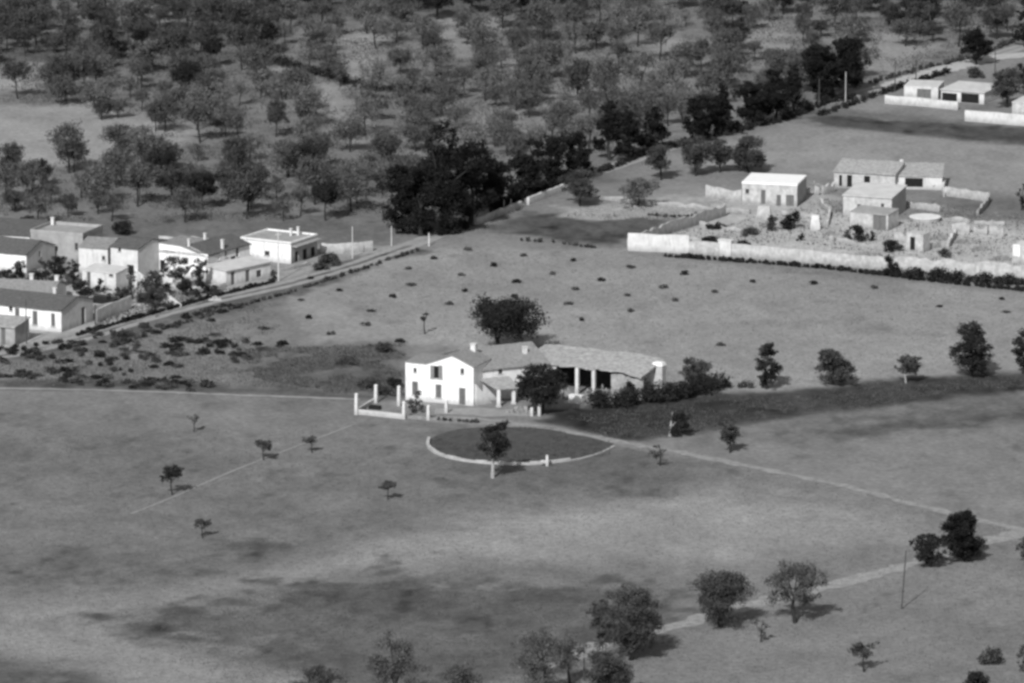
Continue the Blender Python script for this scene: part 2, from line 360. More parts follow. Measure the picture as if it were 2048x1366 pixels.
while len(cand) < 4200 and ORD.random() > 1e-9:
    for _ in range(40):
        q = (ORD.uniform(-135, 135), ORD.uniform(-50, 480)); dmin = 5.3 if fbm(np.array([q[0]]), np.array([q[1]]), 40, 5)[0] > -.05 else 7.4
        if all((q[0]-c[0])**2+(q[1]-c[1])**2 > dmin*dmin for c in cand): cand.append(q); break
    else: break
cx = np.array([c[0] for c in cand]); cy = np.array([c[1] for c in cand])
ok = pip(orch, cx, cy) > 0
for c in CLEAR: ok &= pip(c, cx, cy) < .5
sel = []
for i in np.where(ok)[0]:
    X, Y = cand[i]; px, py = proj(X, Y)
    if px < -40 or px > 2090 or py > 460 or py < -30: continue
    sel.append((Y, X, px, py))
for q in [(445,232),(612,248),(378,240),(312,262),(250,322),(148,345),(205,240)]:     # trees one can tell apart at the clearing
    p = G(*q); sel.append((p.y, p.x, q[0], q[1]))
sel.sort(); print('ORCHARD', len(sel))
LG = 'orchard trees beyond the road'; far = []
for k, (Y, X, px, py) in enumerate(sel):
    darkp = .05
    if px < 540 and 60 < py < 150: darkp = .9
    elif 380 < px < 1220 and py < 50: darkp = .75
    elif px > 1380 and py < 110: darkp = .4
    elif px < 700 and py > 330: darkp = .3
    elif px < 100: darkp = .4
    u = ORD.random()
    kd = 'dark' if u < darkp*.3 else 'mid' if u < darkp+.08 else 'soft' if u < darkp+.6 else 'grey'
    s = ORD.uniform(.55, 1.12); me_ = ORD.choice(protos[kd]); sc = (s*ORD.uniform(.7, 1.1), s*.95, s*ORD.uniform(.95, 1.4)); rz = ORD.random()*6.3
    if k < 290:
        lab = {'grey': 'thin grey-crowned orchard tree among the scattered trees beyond the road', 'soft': 'soft grey leafy orchard tree among the scattered trees beyond the road',
               'mid': 'bushy darker orchard tree among the trees beyond the road', 'dark': 'dense dark-crowned orchard tree among the trees beyond the road'}[kd]
        put_tree('orchard_tree', lab, 'tree', (X, Y, 0), me_, sc, rz, LG)
    else: far.append((X, Y, me_, sc, rz, kd))
FV, FF, FM = [], [], []; base = 0; kinds = ['bark', 'grey', 'soft', 'mid', 'dark']      # the farthest trees, read as one wood
for X, Y, ms_, sc, rz, kd in far:
    ca, sa = math.cos(rz), math.sin(rz)
    for q, me_ in enumerate(ms_):
        n = len(me_.vertices); co = np.empty(n*3, np.float32); me_.vertices.foreach_get('co', co); co = co.reshape(-1, 3)*np.array(sc)
        FV.append(np.stack([co[:,0]*ca-co[:,1]*sa+X, co[:,0]*sa+co[:,1]*ca+Y, co[:,2]], 1))
        FF += [tuple(v+base for v in p.vertices) for p in me_.polygons]; FM += [0 if q == 0 else kinds.index(kd)]*len(me_.polygons); base += n
if far:
    me_ = bpy.data.meshes.new('far_wood'); me_.from_pydata(np.concatenate(FV).tolist(), [], FF); me_.materials.append(M_bark())
    for kd in kinds[1:]: me_.materials.append(M_leaf(kd))
    me_.polygons.foreach_set('material_index', FM)
    o = bpy.data.objects.new('far_wood', me_); COL.objects.link(o); tag(o, 'far part of the orchard wood along the top of the view', 'trees', kind='stuff')

# ------------------------------------------------------------------ dark row of pines along the road
PINES = [(790,456,78,112,'round','leftmost dark pine of the row, beside the road by a pale post'),
 (838,470,80,120,'round','low dark pine between the leftmost pine and the tallest pine'),
 (888,462,120,195,'cone','tallest black pine of the row along the road'),
 (936,448,95,140,'round','broad dark pine just right of the tallest pine'),
 (982,432,80,110,'round','dark round pine at the left end of the roadside wall'),
 (1040,402,90,85,'round','low spreading dark pine behind the roadside wall'),
 (1096,378,78,100,'round','dark pine third from the right end of the wall clump'),
 (1152,366,80,98,'round','round dark pine standing at the top end of the roadside wall'),
 (1216,318,74,118,'cone','tall pointed dark pine left of a twin in the gap after the wall'),
 (1252,318,60,95,'round','shorter dark pine leaning against the tall pointed one'),
 (1304,300,66,88,'cone','single rounded dark pine between two clumps of the row'),
 (1396,284,66,92,'round','dark pine at the left of the middle roadside clump'),
 (1438,268,76,98,'cone','dark pine at the right of the middle roadside clump'),
 (1500,248,82,80,'round','dark pine starting the long upper clump of the row'),
 (1545,240,74,98,'cone','second dark pine in the long upper clump of the row'),
 (1584,222,64,92,'cone','pointed dark pine in the long upper clump of the row'),
 (1634,200,84,112,'round','big dark pine near the upper end of the row'),
 (1688,190,86,108,'round','last big black pine at the upper end of the row'),
 (1948,128,62,66,'round','isolated dark pine beside the pale lane at upper right'),
 (2046,92,44,70,'round','dark pine cut by the right edge above the pale lane')]
for px, py, w_, h_, sh, lb in PINES:
    near_wall = 970 < px < 1160; k_ = 1.0 if near_wall else 1.05 if px > 1160 else 1.18
    tree(px if near_wall else px+4, py-6 if near_wall else py+2, w_*k_, h_*k_, 'pine', lb, 'pine_tree', shape=sh, crown0=.12, dens=1.7, ls=.26, nclump=24, group='dark pines along the road')
T = lambda *a, **k: tree(*a, **k)
# trees between the road and the walled compound
T(1160,412,92,72,'mid','ragged grey tree by the end of the roadside wall, over pale rubble', crown0=.25, dens=1.0)
T(1322,360,66,72,'mid','small dark-trunked tree on bare ground left of the flat-roofed house', dens=1.0, crown0=.3)
T(1275,416,76,60,'grey','thin straggly tree over pale rubble near the compound track', dens=.8, crown0=.3)
T(1392,352,80,80,'mid','bushy tree right of the road in front of the middle pine clump', dens=1.0)
T(1440,345,60,66,'mid','small round tree left of the larger bush above the flat-roofed house', dens=1.0, crown0=.2)
T(1498,345,84,72,'mid','wide dark tree just above the flat-roofed house', dens=1.5, crown0=.1)
# tree behind the farmhouse and round it
T(1000,706,158,104,'dark','large spreading dark tree rising behind the farmhouse roof', dens=1.5, ls=.24, nclump=26, crown0=.32, shape='flat', multi=2)
T(850,668,22,44,'mid','tiny sapling alone in the field behind the white gable', dens=.8, crown0=.55, shape='flat', nclump=6)
T(1084,826,104,94,'dark','dense dark tree in front of the farmhouse porch and barn', dens=1.7, ls=.2, nclump=24, crown0=.3)
T(832,824,40,44,'mid','leafy bush against the lower left of the white gable wall', name='shrub', cat='shrub', dens=1.2, shape='bush', crown0=.05)
T(985,956,84,110,'dark','pale-trunked tree at the front edge of the round lawn', bark=M_barkp(), dens=1.0, crown0=.42, nclump=16, lean=.06)
# row of trees on the right, beyond the dark strip
RG = 'row of trees along the far edge of the dark strip'
T(1388,778,66,62,'mid','ragged low tree at the left end of the row, beside the farm hedge', group=RG, dens=1.0, crown0=.15)
T(1534,778,66,94,'dark','tall narrow dark tree of the row, nearest to the barn', group=RG, dens=1.3, crown0=.1, nclump=18)
T(1668,770,84,74,'mid','wide rounded tree of the row with shadow at its foot', group=RG, dens=1.5, crown0=.12, nclump=18)
T(1812,766,58,54,'mid','smallest tree of the row, with a pale bare trunk', group=RG, bark=M_barkp(), dens=1.1, crown0=.4)
T(1942,754,94,106,'dark','tallest tree of the row, crown leaning left above a dark base', group=RG, dens=1.25, crown0=.12, nclump=20, lean=-.08)
T(2046,748,60,90,'dark','last tree of the row, cut by the right edge', group=RG, dens=1.1, crown0=.15)
T(1362,874,50,58,'dark','compact dark bush by a broken pale stump below the dark strip', name='shrub', cat='shrub', dens=1.8, shape='bush', crown0=.05)
T(1460,906,54,58,'mid','small round tree beside the driveway with shadow to its right', dens=1.2, crown0=.35)
T(1320,932,44,44,'mid','thin bare sapling at the bend of the driveway', dens=.5, crown0=.35, nclump=7)
# foreground right
FG = 'trees along the lower field track'
T(1262,1320,122,146,'mid','large leaning dark tree on the lower track, nearest the bottom', group=FG, dens=1.05, ls=.17, nclump=30, crown0=.12, lean=.08)
T(1204,1290,52,92,'mid','narrower tree touching the left of the large leaning tree', group=FG, dens=1.2, ls=.18, crown0=.15)
T(1440,1254,138,116,'mid','broad airy tree with several trunks on the lower track', group=FG, dens=.7, ls=.16, nclump=26, crown0=.2, multi=3)
T(1590,1246,112,126,'soft','tall airy tree with a dark trunk, right of the many-trunked tree', group=FG, dens=.8, ls=.17, nclump=18, crown0=.28)
T(1930,1122,86,100,'pine','dense black round tree beside the lower track', group=FG, dens=2.0, ls=.2, nclump=26, crown0=.05)
T(1862,1134,72,66,'dark','lower dark tree joined to the left of the dense black one', group=FG, dens=1.4, ls=.18, nclump=18, crown0=.08)
T(1522,1284,30,48,'grey','thin sapling below the lower track', dens=.5, crown0=.3, nclump=6)
T(1728,1344,54,62,'mid','small split-crowned tree alone near the bottom right', dens=.9, crown0=.4, nclump=9)
T(1982,1328,60,34,'mid','low spreading bush near the bottom right corner', name='shrub', cat='shrub', dens=.9, crown0=.1, shape='bush')
T(1955,1390,70,50,'dark','dark bush cut by the bottom edge at lower right', name='shrub', cat='shrub', dens=1.4, crown0=.1, shape='bush')
T(2062,1130,60,60,'mid','tree cut by the right edge where the two tracks meet', dens=1.0, crown0=.15)
T(2052,1345,50,60,'mid','grey bush cut by the right edge in the bottom corner', name='shrub', cat='shrub', dens=1.0, crown0=.1, shape='bush')
# foreground bottom
BG_ = 'blurred tree crowns along the bottom edge'
T(640,1424,96,92,'mid','leftmost leafy crown rising over the bottom edge', group=BG_, dens=.6, ls=.16)
T(790,1424,112,160,'soft','tall thin crown rising over the bottom edge left of centre', group=BG_, dens=.6, ls=.16, nclump=20, crown0=.2)
T(915,1420,92,100,'soft','lower thin crown at the bottom edge beside the tall one', group=BG_, dens=.55, ls=.16)
T(1085,1416,140,150,'soft','wide airy crown at the bottom edge just left of the track end', group=BG_, dens=.55, ls=.16, nclump=20)
T(1140,1372,64,104,'soft','slim airy crown left of the end of the lower track', group=BG_, dens=.7, ls=.16)
T(1215,1404,116,100,'mid','leafy crown at the bottom edge under the large leaning tree', group=BG_, dens=1.0, ls=.16)
# young trees in the lower left field
YG = 'young trees scattered in the lower left field'
for px, py, w_, h_, kd, lb in [(345,990,50,56,'dark','darkest small tree of the lower left field, with a clear shadow'),
    (388,864,26,34,'grey','faint bare young tree near the top of the lower left field'),
    (527,920,42,40,'mid','flat-crowned young tree on the footpath, left of its neighbour'),
    (624,906,38,34,'soft','flat-crowned young tree at the upper end of the footpath'),
    (405,1076,36,38,'mid','lone faint young tree below the footpath'),
    (776,1000,36,38,'mid','flat-crowned young tree left of the lower field centre'),
    (842-505,958,24,28,'grey','thin grey sapling behind the darkest small tree')]:
    T(px, py, w_, h_, kd, lb, name='young_tree', group=YG, dens=1.3, crown0=.5, shape='flat', nclump=9, ls=.16)

# ------------------------------------------------------------------ low shrubs
def shrub_mesh(seed, kind, W=1.0, H=.6, n=150, ls=.13):
    rd = random.Random(seed); cs = [(rd.uniform(-.3, .3)*W, rd.uniform(-.3, .3)*W, H*rd.uniform(.25, .55)) for _ in range(5)]
    return cloud_mesh('shrub', leaf_cloud(cs, [W*rd.uniform(.2, .32) for _ in cs], n, ls, squash=.7, rng=np.random.default_rng(seed)), M_leaf(kind))
SH = [shrub_mesh(500+i, 'dark', 1.5, .75, 170, .13) for i in range(4)]
SHG = [shrub_mesh(520+i, 'mid', 1.5, .7, 130, .13) for i in range(4)]
def shrub(px, py, wpx, hpx, label, group, pool=SH, name='shrub'):
    s = scale_at(py); k = wpx/s/1.5; kh = hpx/s/.75
    o = bpy.data.objects.new(name, random.choice(pool)); COL.objects.link(o); o.location = G(px, py)
    o.scale = (k, k*random.uniform(.8, 1.2), kh); o.rotation_euler.z = random.random()*6.3
    return tag(o, label, 'shrub', group)
for px, py in [(935,497),(990,530),(1047,510),(1147,520),(815,536),(868,515),(920,548),(1033,563),(1105,546),(1203,559),(1262,533),(1150,577),(1255,590),(1328,573),(1430,583),(1366,546),(1505,562),(1625,566),(1750,574),(825,569),(785,592),(930,581),(1028,593),(1140,606),(898,606),(745,621),(680,579),(620,556),(600,599),(732,649),(663,667),(618,634),(1165,639),(1263,621),(1350,600),(1880,611),(2015,623),(2005,596),(1440,688),(530,655),(740,690),(800,682)]:
    shrub(px, py+3, random.uniform(15, 25), random.uniform(6, 10), 'small low dark shrub, one of many dotted over the open field', 'low shrubs dotted over the open field', SHG if random.random() < .5 else SH)
rs = random.Random(4)
scr = [(30,705,44),(75,712,50),(20,725,40),(110,722,50),(150,700,48),(180,708,36),(70,750,60),(200,728,40),(230,715,60),(170,690,50),(215,684,60),(250,690,40),(120,752,50),(180,760,60),(320,708,60),(355,700,50),(380,706,50),(330,730,50),(300,718,30),(375,688,60),(400,676,50),(455,690,60),(450,705,50),(470,712,40),(300,655,50),(340,650,40),(400,637,50),(430,625,70),(455,615,40),(540,695,60),(245,745,30),(130,740,40),(15,752,60),(50,755,40),(330,762,60),(390,772,60),(420,690,60),(270,702,40),(480,722,30),(350,778,60),(100,690,50),(280,668,60),(240,668,50),(200,672,40),(60,700,40),(10,700,40),(350,768,50),(140,766,40),(260,770,60),(210,770,50)]
for px, py, w_ in scr:
    for k in range(5):
        shrub(px+rs.uniform(-.6, .6)*w_, py+rs.uniform(-6, 6), w_*rs.uniform(.3, .6), rs.uniform(6, 13), 'low dark scrub bush in the rough patch beside the village road', 'scrub bushes in the rough patch', SH if rs.random() < .4 else SHG)
def scatter_stuff(name, label, poly, n, h, ls, kind, cover=.5):
    W = WP(poly); A = np.array(W); rng = np.random.default_rng(len(poly)*31+n)
    x = rng.uniform(A[:,0].min(), A[:,0].max(), n*3); y = rng.uniform(A[:,1].min(), A[:,1].max(), n*3)
    ok = (pip(W, x, y)+14*fbm(x, y, 9, 41) > 1) & (fbm(x, y, 6, 77) > (-9 if cover == 1 else -.12 if h < .45 else .0)); x = x[ok][:n]; y = y[ok][:n]
    m = len(x); P = np.stack([x, y, rng.random(m)*h], 1)
    ang = rng.random(m)*2*PI; u = np.stack([np.cos(ang), np.sin(ang), np.zeros(m)], 1); v = np.stack([rng.normal(size=m)*.3, rng.normal(size=m)*.3, np.ones(m)], 1)
    s = (ls*(.5+rng.random(m)))[:, None]
    V = np.stack([P-u*s*.7, P-v*s*.2+u*s*.6, P+v*s, P-u*s*.3+v*s*.8], 1).reshape(-1, 3)
    o = bpy.data.objects.new(name, cloud_mesh(name, V, M_leaf(kind) if isinstance(kind, str) else kind)); COL.objects.link(o); return tag(o, label, 'undergrowth', kind='stuff')
scatter_stuff('dry_weeds', 'dry weeds and low growth left of the farmhouse', [(480,700),(640,690),(812,695),(812,792),(720,790),(560,775),(480,745)], 19800, .35, 0.11, 'soft')
scatter_stuff('rough_grass', 'rough grass in the scrubby patch by the road', [(-60,715),(180,695),(420,640),(560,600),(500,740),(700,785),(-60,772)], 15400, .2, 0.10, 'soft')
scatter_stuff('lower_weeds', 'rough weeds in the darker lower field', [(250,1250),(640,1160),(1180,1170),(1350,1190),(1300,1300),(1000,1420),(500,1400)], 19800, .15, 0.08, 'soft')
scatter_stuff('strip_grass', 'tall dark grass of the strip right of the farm', [(1120,835),(1250,815),(1400,795),(1560,788),(1760,764),(2150,745),(2150,765),(1900,798),(1560,838),(1340,874),(1220,878)], 19800, .25, 0.10, 'soft')
scatter_stuff('field_tufts', 'tiny tufts and stubble scattered over the lower fields', [(-60,860),(600,850),(1000,940),(1300,890),(2150,1080),(2150,1420),(-60,1420)], 60000, .08, .075, 'soft', 1)
scatter_stuff('field_tufts', 'tiny tufts scattered over the open field behind the farm', [(600,600),(840,500),(1240,500),(2150,600),(2150,740),(1400,775),(900,690)], 26000, .08, .075, 'soft', 1)
scatter_stuff('yard_litter', 'loose stones and litter over the walled yard', [(1280,485),(1440,445),(1650,400),(1700,400),(1850,410),(2150,440),(2150,540),(1700,520)], 9000, .2, .1, M_stone_p(), 1)
scatter_stuff('yard_weeds', 'weeds and dark litter over the walled yard', [(1280,485),(1440,445),(1650,400),(1700,400),(1850,410),(2150,440),(2150,540),(1700,520)], 4500, .25, .15, 'mid')
scatter_stuff('village_litter', 'weeds and litter over the village yards', [(90,600),(160,560),(330,560),(450,575),(560,560),(450,590),(300,630),(200,655)], 6000, .2, .14, 'mid')
scatter_stuff('approach_stones', 'pale stones and dust beside the compound approach', [(1120,425),(1250,405),(1480,395),(1490,430),(1300,440)], 6000, .15, .11, M_stone_p())
scatter_stuff('lawn_grass', 'long grass on the round lawn', [(870,880),(960,857),(1060,855),(1180,875),(1220,890),(1150,918),(1010,922),(900,910)], 8800, .15, 0.08, 'soft')

def hedge(name, label, pts, wid, h, kind='dark', dens=60, ls=.16, gap=0.0, cat='hedge'):
    P = resample(pts, .6); rng = np.random.default_rng(int(P[0].x*10) % 1000+7); o = P[len(P)//2]
    cs = []; r_ = []
    for p in P:
        hh = h*rng.uniform(.55, 1.15)
        if rng.random() < gap: continue
        cs.append((p.x-o.x+rng.normal()*wid*.25, p.y-o.y+rng.normal()*wid*.25, hh*.5)); r_.append(max(.25, hh*.5*rng.uniform(.8, 1.2)))
    V = leaf_cloud(cs, r_, int(len(cs)*dens), ls, squash=1.0, rng=rng)
    ob = bpy.data.objects.new(name, cloud_mesh(name, V, M_leaf(kind))); COL.objects.link(ob); ob.location = (o.x, o.y, 0)
    return tag(ob, label, cat)
scatter_stuff('orchard_undergrowth', 'patchy low undergrowth between the orchard trees', [(-100,-60),(2200,-60),(2040,72),(1700,185),(1330,258),(960,395),(740,445),(300,450),(-100,450),(-100,345),(330,300),(300,230),(-100,205)], 130000, .7, .17, 'soft')
hedge('hedge', 'dark ditch hedge between the village and the road', [(155,672),(230,650),(330,622),(440,592),(545,566)], .35, .75, 'dark', dens=110)
hedge('hedge', 'broken low hedge on the field side of the village road', [(240,690),(340,655),(440,625),(560,592),(700,548),(840,500)], .8, .6, 'mid', gap=.3)
hedge('hedge', 'dark verge hedge below the long compound wall', [(1330,514),(1500,526),(1650,538),(1770,552),(1900,568),(2100,588)], .7, .8, 'dark', dens=120)
hedge('hedge', 'taller dark hedge at the right below the compound wall', [(1770,552),(1850,560),(1950,566),(2100,575)], 1.8, 2.0, 'dark', dens=170)
hedge('hedge', 'big dark hedge in front of the ruined end of the barn', [(1180,816),(1240,813),(1300,806),(1350,800),(1390,792),(1430,782)], 3.6, 3.0, 'dark', dens=260)
T(1262,806,44,50,'dark','dark bush growing against the ruined wall end of the barn', name='bush', cat='bush', shape='bush', crown0=.05, dens=1.3)
T(1292,802,50,44,'mid','ragged bush before the corner of the barn', name='bush', cat='bush', shape='bush', crown0=.05, dens=1.1)
hedge('hedge', 'low bushes joining the barn hedge to the tree row', [(1420,778),(1470,776),(1530,776)], 1.5, 1.2, 'mid')
hedge('hedge', 'dark boundary hedge crossing the orchard', [(545,128),(640,152),(740,182),(880,188)], 1.5, 2.2, 'dark', dens=80)
hedge('hedge', 'dark undergrowth under the roadside pines', [(800,468),(880,472),(935,458)], 2.5, 1.8, 'pine', dens=150)
hedge('hedge', 'undergrowth linking the pines above the roadside wall', [(985,422),(1060,392),(1130,364),(1180,348)], 2.0, 1.8, 'pine', dens=170)
hedge('hedge', 'undergrowth between the middle pine clumps', [(1200,345),(1290,312),(1400,282),(1490,256)], 1.8, 1.3, 'dark', dens=80, gap=.2)
hedge('hedge', 'undergrowth under the upper roadside pines', [(1480,262),(1560,245),(1640,212),(1710,196)], 1.6, 1.2, 'dark', dens=70)
hedge('hedge', 'low dark roadside hedge beyond the upper pines', [(1640,232),(1700,212),(1800,176),(1900,146)], 1.2, 1.2, 'dark', dens=60, gap=.2)
hedge('hedge', 'hedge bordering the orchard side of the upper road', [(1740,168),(1840,140),(1940,118),(2060,72)], 1.0, 1.0, 'mid', dens=60, gap=.2)
hedge('hedge', 'garden hedge behind the low garden wall of the farm', [(860,838),(900,842),(950,846)], 1.0, .6, 'mid', dens=60)
hedge('hedge', 'row of low plants in the grass at the field corner', [(1040,482),(1090,485),(1150,492),(1190,497)], .7, .8, 'mid', dens=50, gap=.3)
hedge('hedge', 'dark hedge along the compound approach', [(1300,432),(1360,436),(1420,428)], 1.0, .6, 'mid', dens=50)
for px, py, w_, h_, kd, lb in [(1588,458,62,38,'pine','blackest bush in the compound, below the flat-roofed house'),
    (1545,462,40,34,'mid','straggly bush left of the blackest bush in the compound'),
    (1708,482,50,36,'dark','dark bush in the compound in front of the stone outhouse'),
    (1742,482,24,20,'dark','small dark bush right of the outhouse bush'),
    (1782,552,50,42,'pine','dark dome-shaped bush against the compound wall'),
    (1785,502,60,22,'dark','flat dark bush inside the compound wall near the pale ruin'),
    (1488,496,40,16,'dark','low dark bush inside the wall left of the gate block'),
    (1500,470,50,14,'mid','low bush in the middle of the compound yard'),
    (1432,458,44,12,'dark','low dark bush at the upper left of the compound yard'),
    (1420,486,40,14,'dark','low dark bush behind the left part of the compound wall'),
    (1602,482,18,16,'dark','tiny dark bush in the yard beside the pale wall stub'),
    (1890,515,36,18,'mid','small bush at the right side of the compound yard'),
    (2044,420,26,60,'pine','black bush cut by the right edge beyond the compound'),
    (1868,378,24,26,'mid','small tree beside the long shed at the back of the compound'),
    (770,792,50,20,'mid','dark weeds behind the garden posts'),
    (790,775,46,20,'dark','dark scrub left of the white gable, nearer the wall'),
    (740,776,60,18,'mid','low dark scrub left of the garden behind the path'),
    (770,706,50,22,'mid','dark scrub band in the field behind the garden'),
    (690,730,60,16,'mid','loose scrub in the rough field left of the farm'),
    (1330,800+86,1,1,'mid','')]:
    if lb: T(px, py, w_, h_, kd, lb, name='bush', cat='bush', shape='bush', crown0=.05, dens=1.5, nclump=12, ls=.18)

# ------------------------------------------------------------------ building kit
class Frame:
    def __init__(s, A, B):
        s.A = G(*A); b = G(*B); s.u = (b-s.A).normalized(); s.W = (b-s.A).length; s.n = Vector((-s.u.y, s.u.x, 0))
        s.ang = math.atan2(s.u.y, s.u.x)
    def p(s, u, v, z): return s.A+s.u*u+s.n*v+Vector((0, 0, z))
    def hit(s, px, py, face='front'):        # pixel -> (along, height) on a wall plane
        d = ray(px, py)
        O, n, a = {'front': (s.A, s.n, s.u), 'right': (s.A+s.u*s.W, s.u, s.n), 'left': (s.A, s.u, s.n)}[face]
        t = (O-CAM).dot(n)/d.dot(n); q = CAM+d*t
        return (q-O).dot(a), q.z
def wall_holes(mb, P, a1, h, holes, th=.18, inward=1):
    """P(a, depth, z) maps wall coordinates to the world"""
    A_ = sorted({0, a1}|{x for q in holes for x in (q[0], q[2])}); Z = sorted({0, h}|{z for q in holes for z in (q[1], q[3])})
    for i in range(len(A_)-1):
        for j in range(len(Z)-1):
            ca, cz = (A_[i]+A_[i+1])/2, (Z[j]+Z[j+1])/2
            if any(q[0] < ca < q[2] and q[1] < cz < q[3] for q in holes): continue
            mb.quad(P(A_[i], 0, Z[j]), P(A_[i+1], 0, Z[j]), P(A_[i+1], 0, Z[j+1]), P(A_[i], 0, Z[j+1]))
    for a0, z0, a2, z1 in [q[:4] for q in holes]:
        mb.quad(P(a0,0,z0), P(a0,th,z0), P(a0,th,z1), P(a0,0,z1)); mb.quad(P(a2,0,z0), P(a2,0,z1), P(a2,th,z1), P(a2,th,z0))
        mb.quad(P(a0,0,z1), P(a0,th,z1), P(a2,th,z1), P(a2,0,z1)); mb.quad(P(a0,0,z0), P(a2,0,z0), P(a2,th,z0), P(a0,th,z0))
def building(name, label, cat, fr, D, prof, axis='v', W=None, wall=None, roof=None, holes=None, over=.25, parapet=0, thick=.14, chimneys=(), group=None, side_wall=None):
    """prof: roof outline (coordinate, height) across the house; axis 'v' ridge parallel to the facade, 'u' ridge away from it"""
    W = W or fr.W; wall = wall or M_white(); holes = holes or {}
    r = thing(name, label, cat, fr.p(W/2, D/2, 0), group)
    H = {k: [] for k in ('front', 'right', 'left')}
    for face, lst in holes.items():
        for px0, py0, px1, py1, kd in lst:
            a0, za = fr.hit(px0, (py0+py1)/2, face); a1, zb = fr.hit(px1, (py0+py1)/2, face)
            am = (px0+px1)/2; _, z1 = fr.hit(am, py0, face); _, z0 = fr.hit(am, py1, face)
            lo, hi = min(a0, a1), max(a0, a1); lim = W if face == 'front' else D
            lo = max(lo, .12); hi = min(hi, lim-.12); z0 = max(z0, .03)
            if kd == 'door': z0 = .03
            if hi-lo > .15 and z1-z0 > .2: H[face].append((lo, z0, hi, z1, kd))
    if axis == 'v': hf, hb = prof[0][1], prof[-1][1]; hl = hr = min(hf, hb)
    else: hl, hr = prof[0][1], prof[-1][1]; hf = hb = min(z for _, z in prof)
    for face in H: H[face] = [q if q[3] < {'front': hf, 'right': hr, 'left': hl}[face]-.08 else q[:3]+({'front': hf, 'right': hr, 'left': hl}[face]-.1, q[4]) for q in H[face]]
    Pf = {'front': lambda a, t, z: fr.p(a, t, z), 'right': lambda a, t, z: fr.p(W-t, a, z), 'left': lambda a, t, z: fr.p(t, a, z)}
    mb = MB(); wall_holes(mb, Pf['front'], W, hf, H['front'])
    mb.quad(fr.p(0, D, 0), fr.p(0, D, hb), fr.p(W, D, hb), fr.p(W, D, 0))
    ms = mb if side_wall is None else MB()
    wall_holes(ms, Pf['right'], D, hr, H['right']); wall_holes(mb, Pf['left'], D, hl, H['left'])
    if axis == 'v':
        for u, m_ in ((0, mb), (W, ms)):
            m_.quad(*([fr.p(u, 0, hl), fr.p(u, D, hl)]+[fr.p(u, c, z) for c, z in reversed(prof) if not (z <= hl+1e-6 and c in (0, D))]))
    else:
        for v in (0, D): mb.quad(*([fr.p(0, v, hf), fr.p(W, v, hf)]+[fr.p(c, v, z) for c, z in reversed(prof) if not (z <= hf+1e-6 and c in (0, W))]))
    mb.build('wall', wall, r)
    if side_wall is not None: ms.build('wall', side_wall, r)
    names = {'door': ('door', M_door()), 'window': ('window', M_glass()), 'dark': ('opening', M_dark()), 'shut': ('window', M_door())}
    for face, P in Pf.items():
        for a0, z0, a1, z1, kd in H[face]:
            nm, mm_ = names[kd]; m = MB(); m.quad(P(a0, .13, z0), P(a1, .13, z0), P(a1, .13, z1), P(a0, .13, z1)); w_ = m.build(nm, mm_, r)
            if kd in ('shut', 'door') and a1-a0 > .6:
                m = MB(); c = (a0+a1)/2
                m.hexa([P(c-.03,.09,z0), P(c+.03,.09,z0), P(c+.03,.128,z0), P(c-.03,.128,z0)], [P(c-.03,.09,z1), P(c+.03,.09,z1), P(c+.03,.128,z1), P(c-.03,.128,z1)]); m.build('frame', M_pole(), w_)
            if kd in ('window', 'shut', 'dark') and z0 > .5:
                m = MB(); m.hexa([P(a0-.1,-.1,z0-.12), P(a1+.1,-.1,z0-.12), P(a1+.1,-.003,z0-.12), P(a0-.1,-.003,z0-.12)], [P(a0-.1,-.1,z0-.03), P(a1+.1,-.1,z0-.03), P(a1+.1,-.003,z0-.03), P(a0-.1,-.003,z0-.03)]); m.build('sill', M_concrete(), w_)
            if kd in ('window',) and a1-a0 > .5:
                m = MB(); c = (a0+a1)/2
                m.hexa([P(c-.04,.06,z0), P(c+.04,.06,z0), P(c+.04,.12,z0), P(c-.04,.12,z0)], [P(c-.04,.06,z1), P(c+.04,.06,z1), P(c+.04,.12,z1), P(c-.04,.12,z1)]); m.build('frame', M_door(), w_)
    rf = MB()
    for (c0, z0), (c1, z1) in zip(prof[:-1], prof[1:]):
        s = (z1-z0)/(c1-c0) if c1 != c0 else 0
        e0 = c0-(over if c0 == prof[0][0] else 0); e1 = c1+(over if c1 == prof[-1][0] else 0)
        za = z0-(c0-e0)*s+.004; zb = z1+(e1-c1)*s+.004; q = over*.6
        if roof is not None and roof.name in ('clay_tiles', 'dark_clay_tiles', 'pale_old_tiles') and thick > .09:
            if axis == 'v': PP = lambda a, b, e0=e0, e1=e1, za=za, zb=zb: fr.p(-q+a*(W+2*q), e0+b*(e1-e0), za+b*(zb-za))
            else: PP = lambda a, b, e0=e0, e1=e1, za=za, zb=zb: fr.p(e0+b*(e1-e0), -q+a*(D+2*q), za+b*(zb-za))
            k = sag_roof(PP, max(3, int((W if axis == 'v' else D)/.9)), max(2, int((e1-e0)/.9)), .035, thick, int(c0*10)+len(label)); rf.add(k.v, k.f); continue
        if axis == 'v': rf.hexa([fr.p(-q,e0,za), fr.p(W+q,e0,za), fr.p(W+q,e1,zb), fr.p(-q,e1,zb)], [fr.p(-q,e0,za+thick), fr.p(W+q,e0,za+thick), fr.p(W+q,e1,zb+thick), fr.p(-q,e1,zb+thick)])
        else: rf.hexa([fr.p(e0,-q,za), fr.p(e1,-q,zb), fr.p(e1,D+q,zb), fr.p(e0,D+q,za)], [fr.p(e0,-q,za+thick), fr.p(e1,-q,zb+thick), fr.p(e1,D+q,zb+thick), fr.p(e0,D+q,za+thick)])
    ro = rf.build('roof', roof or M_tile(), r)
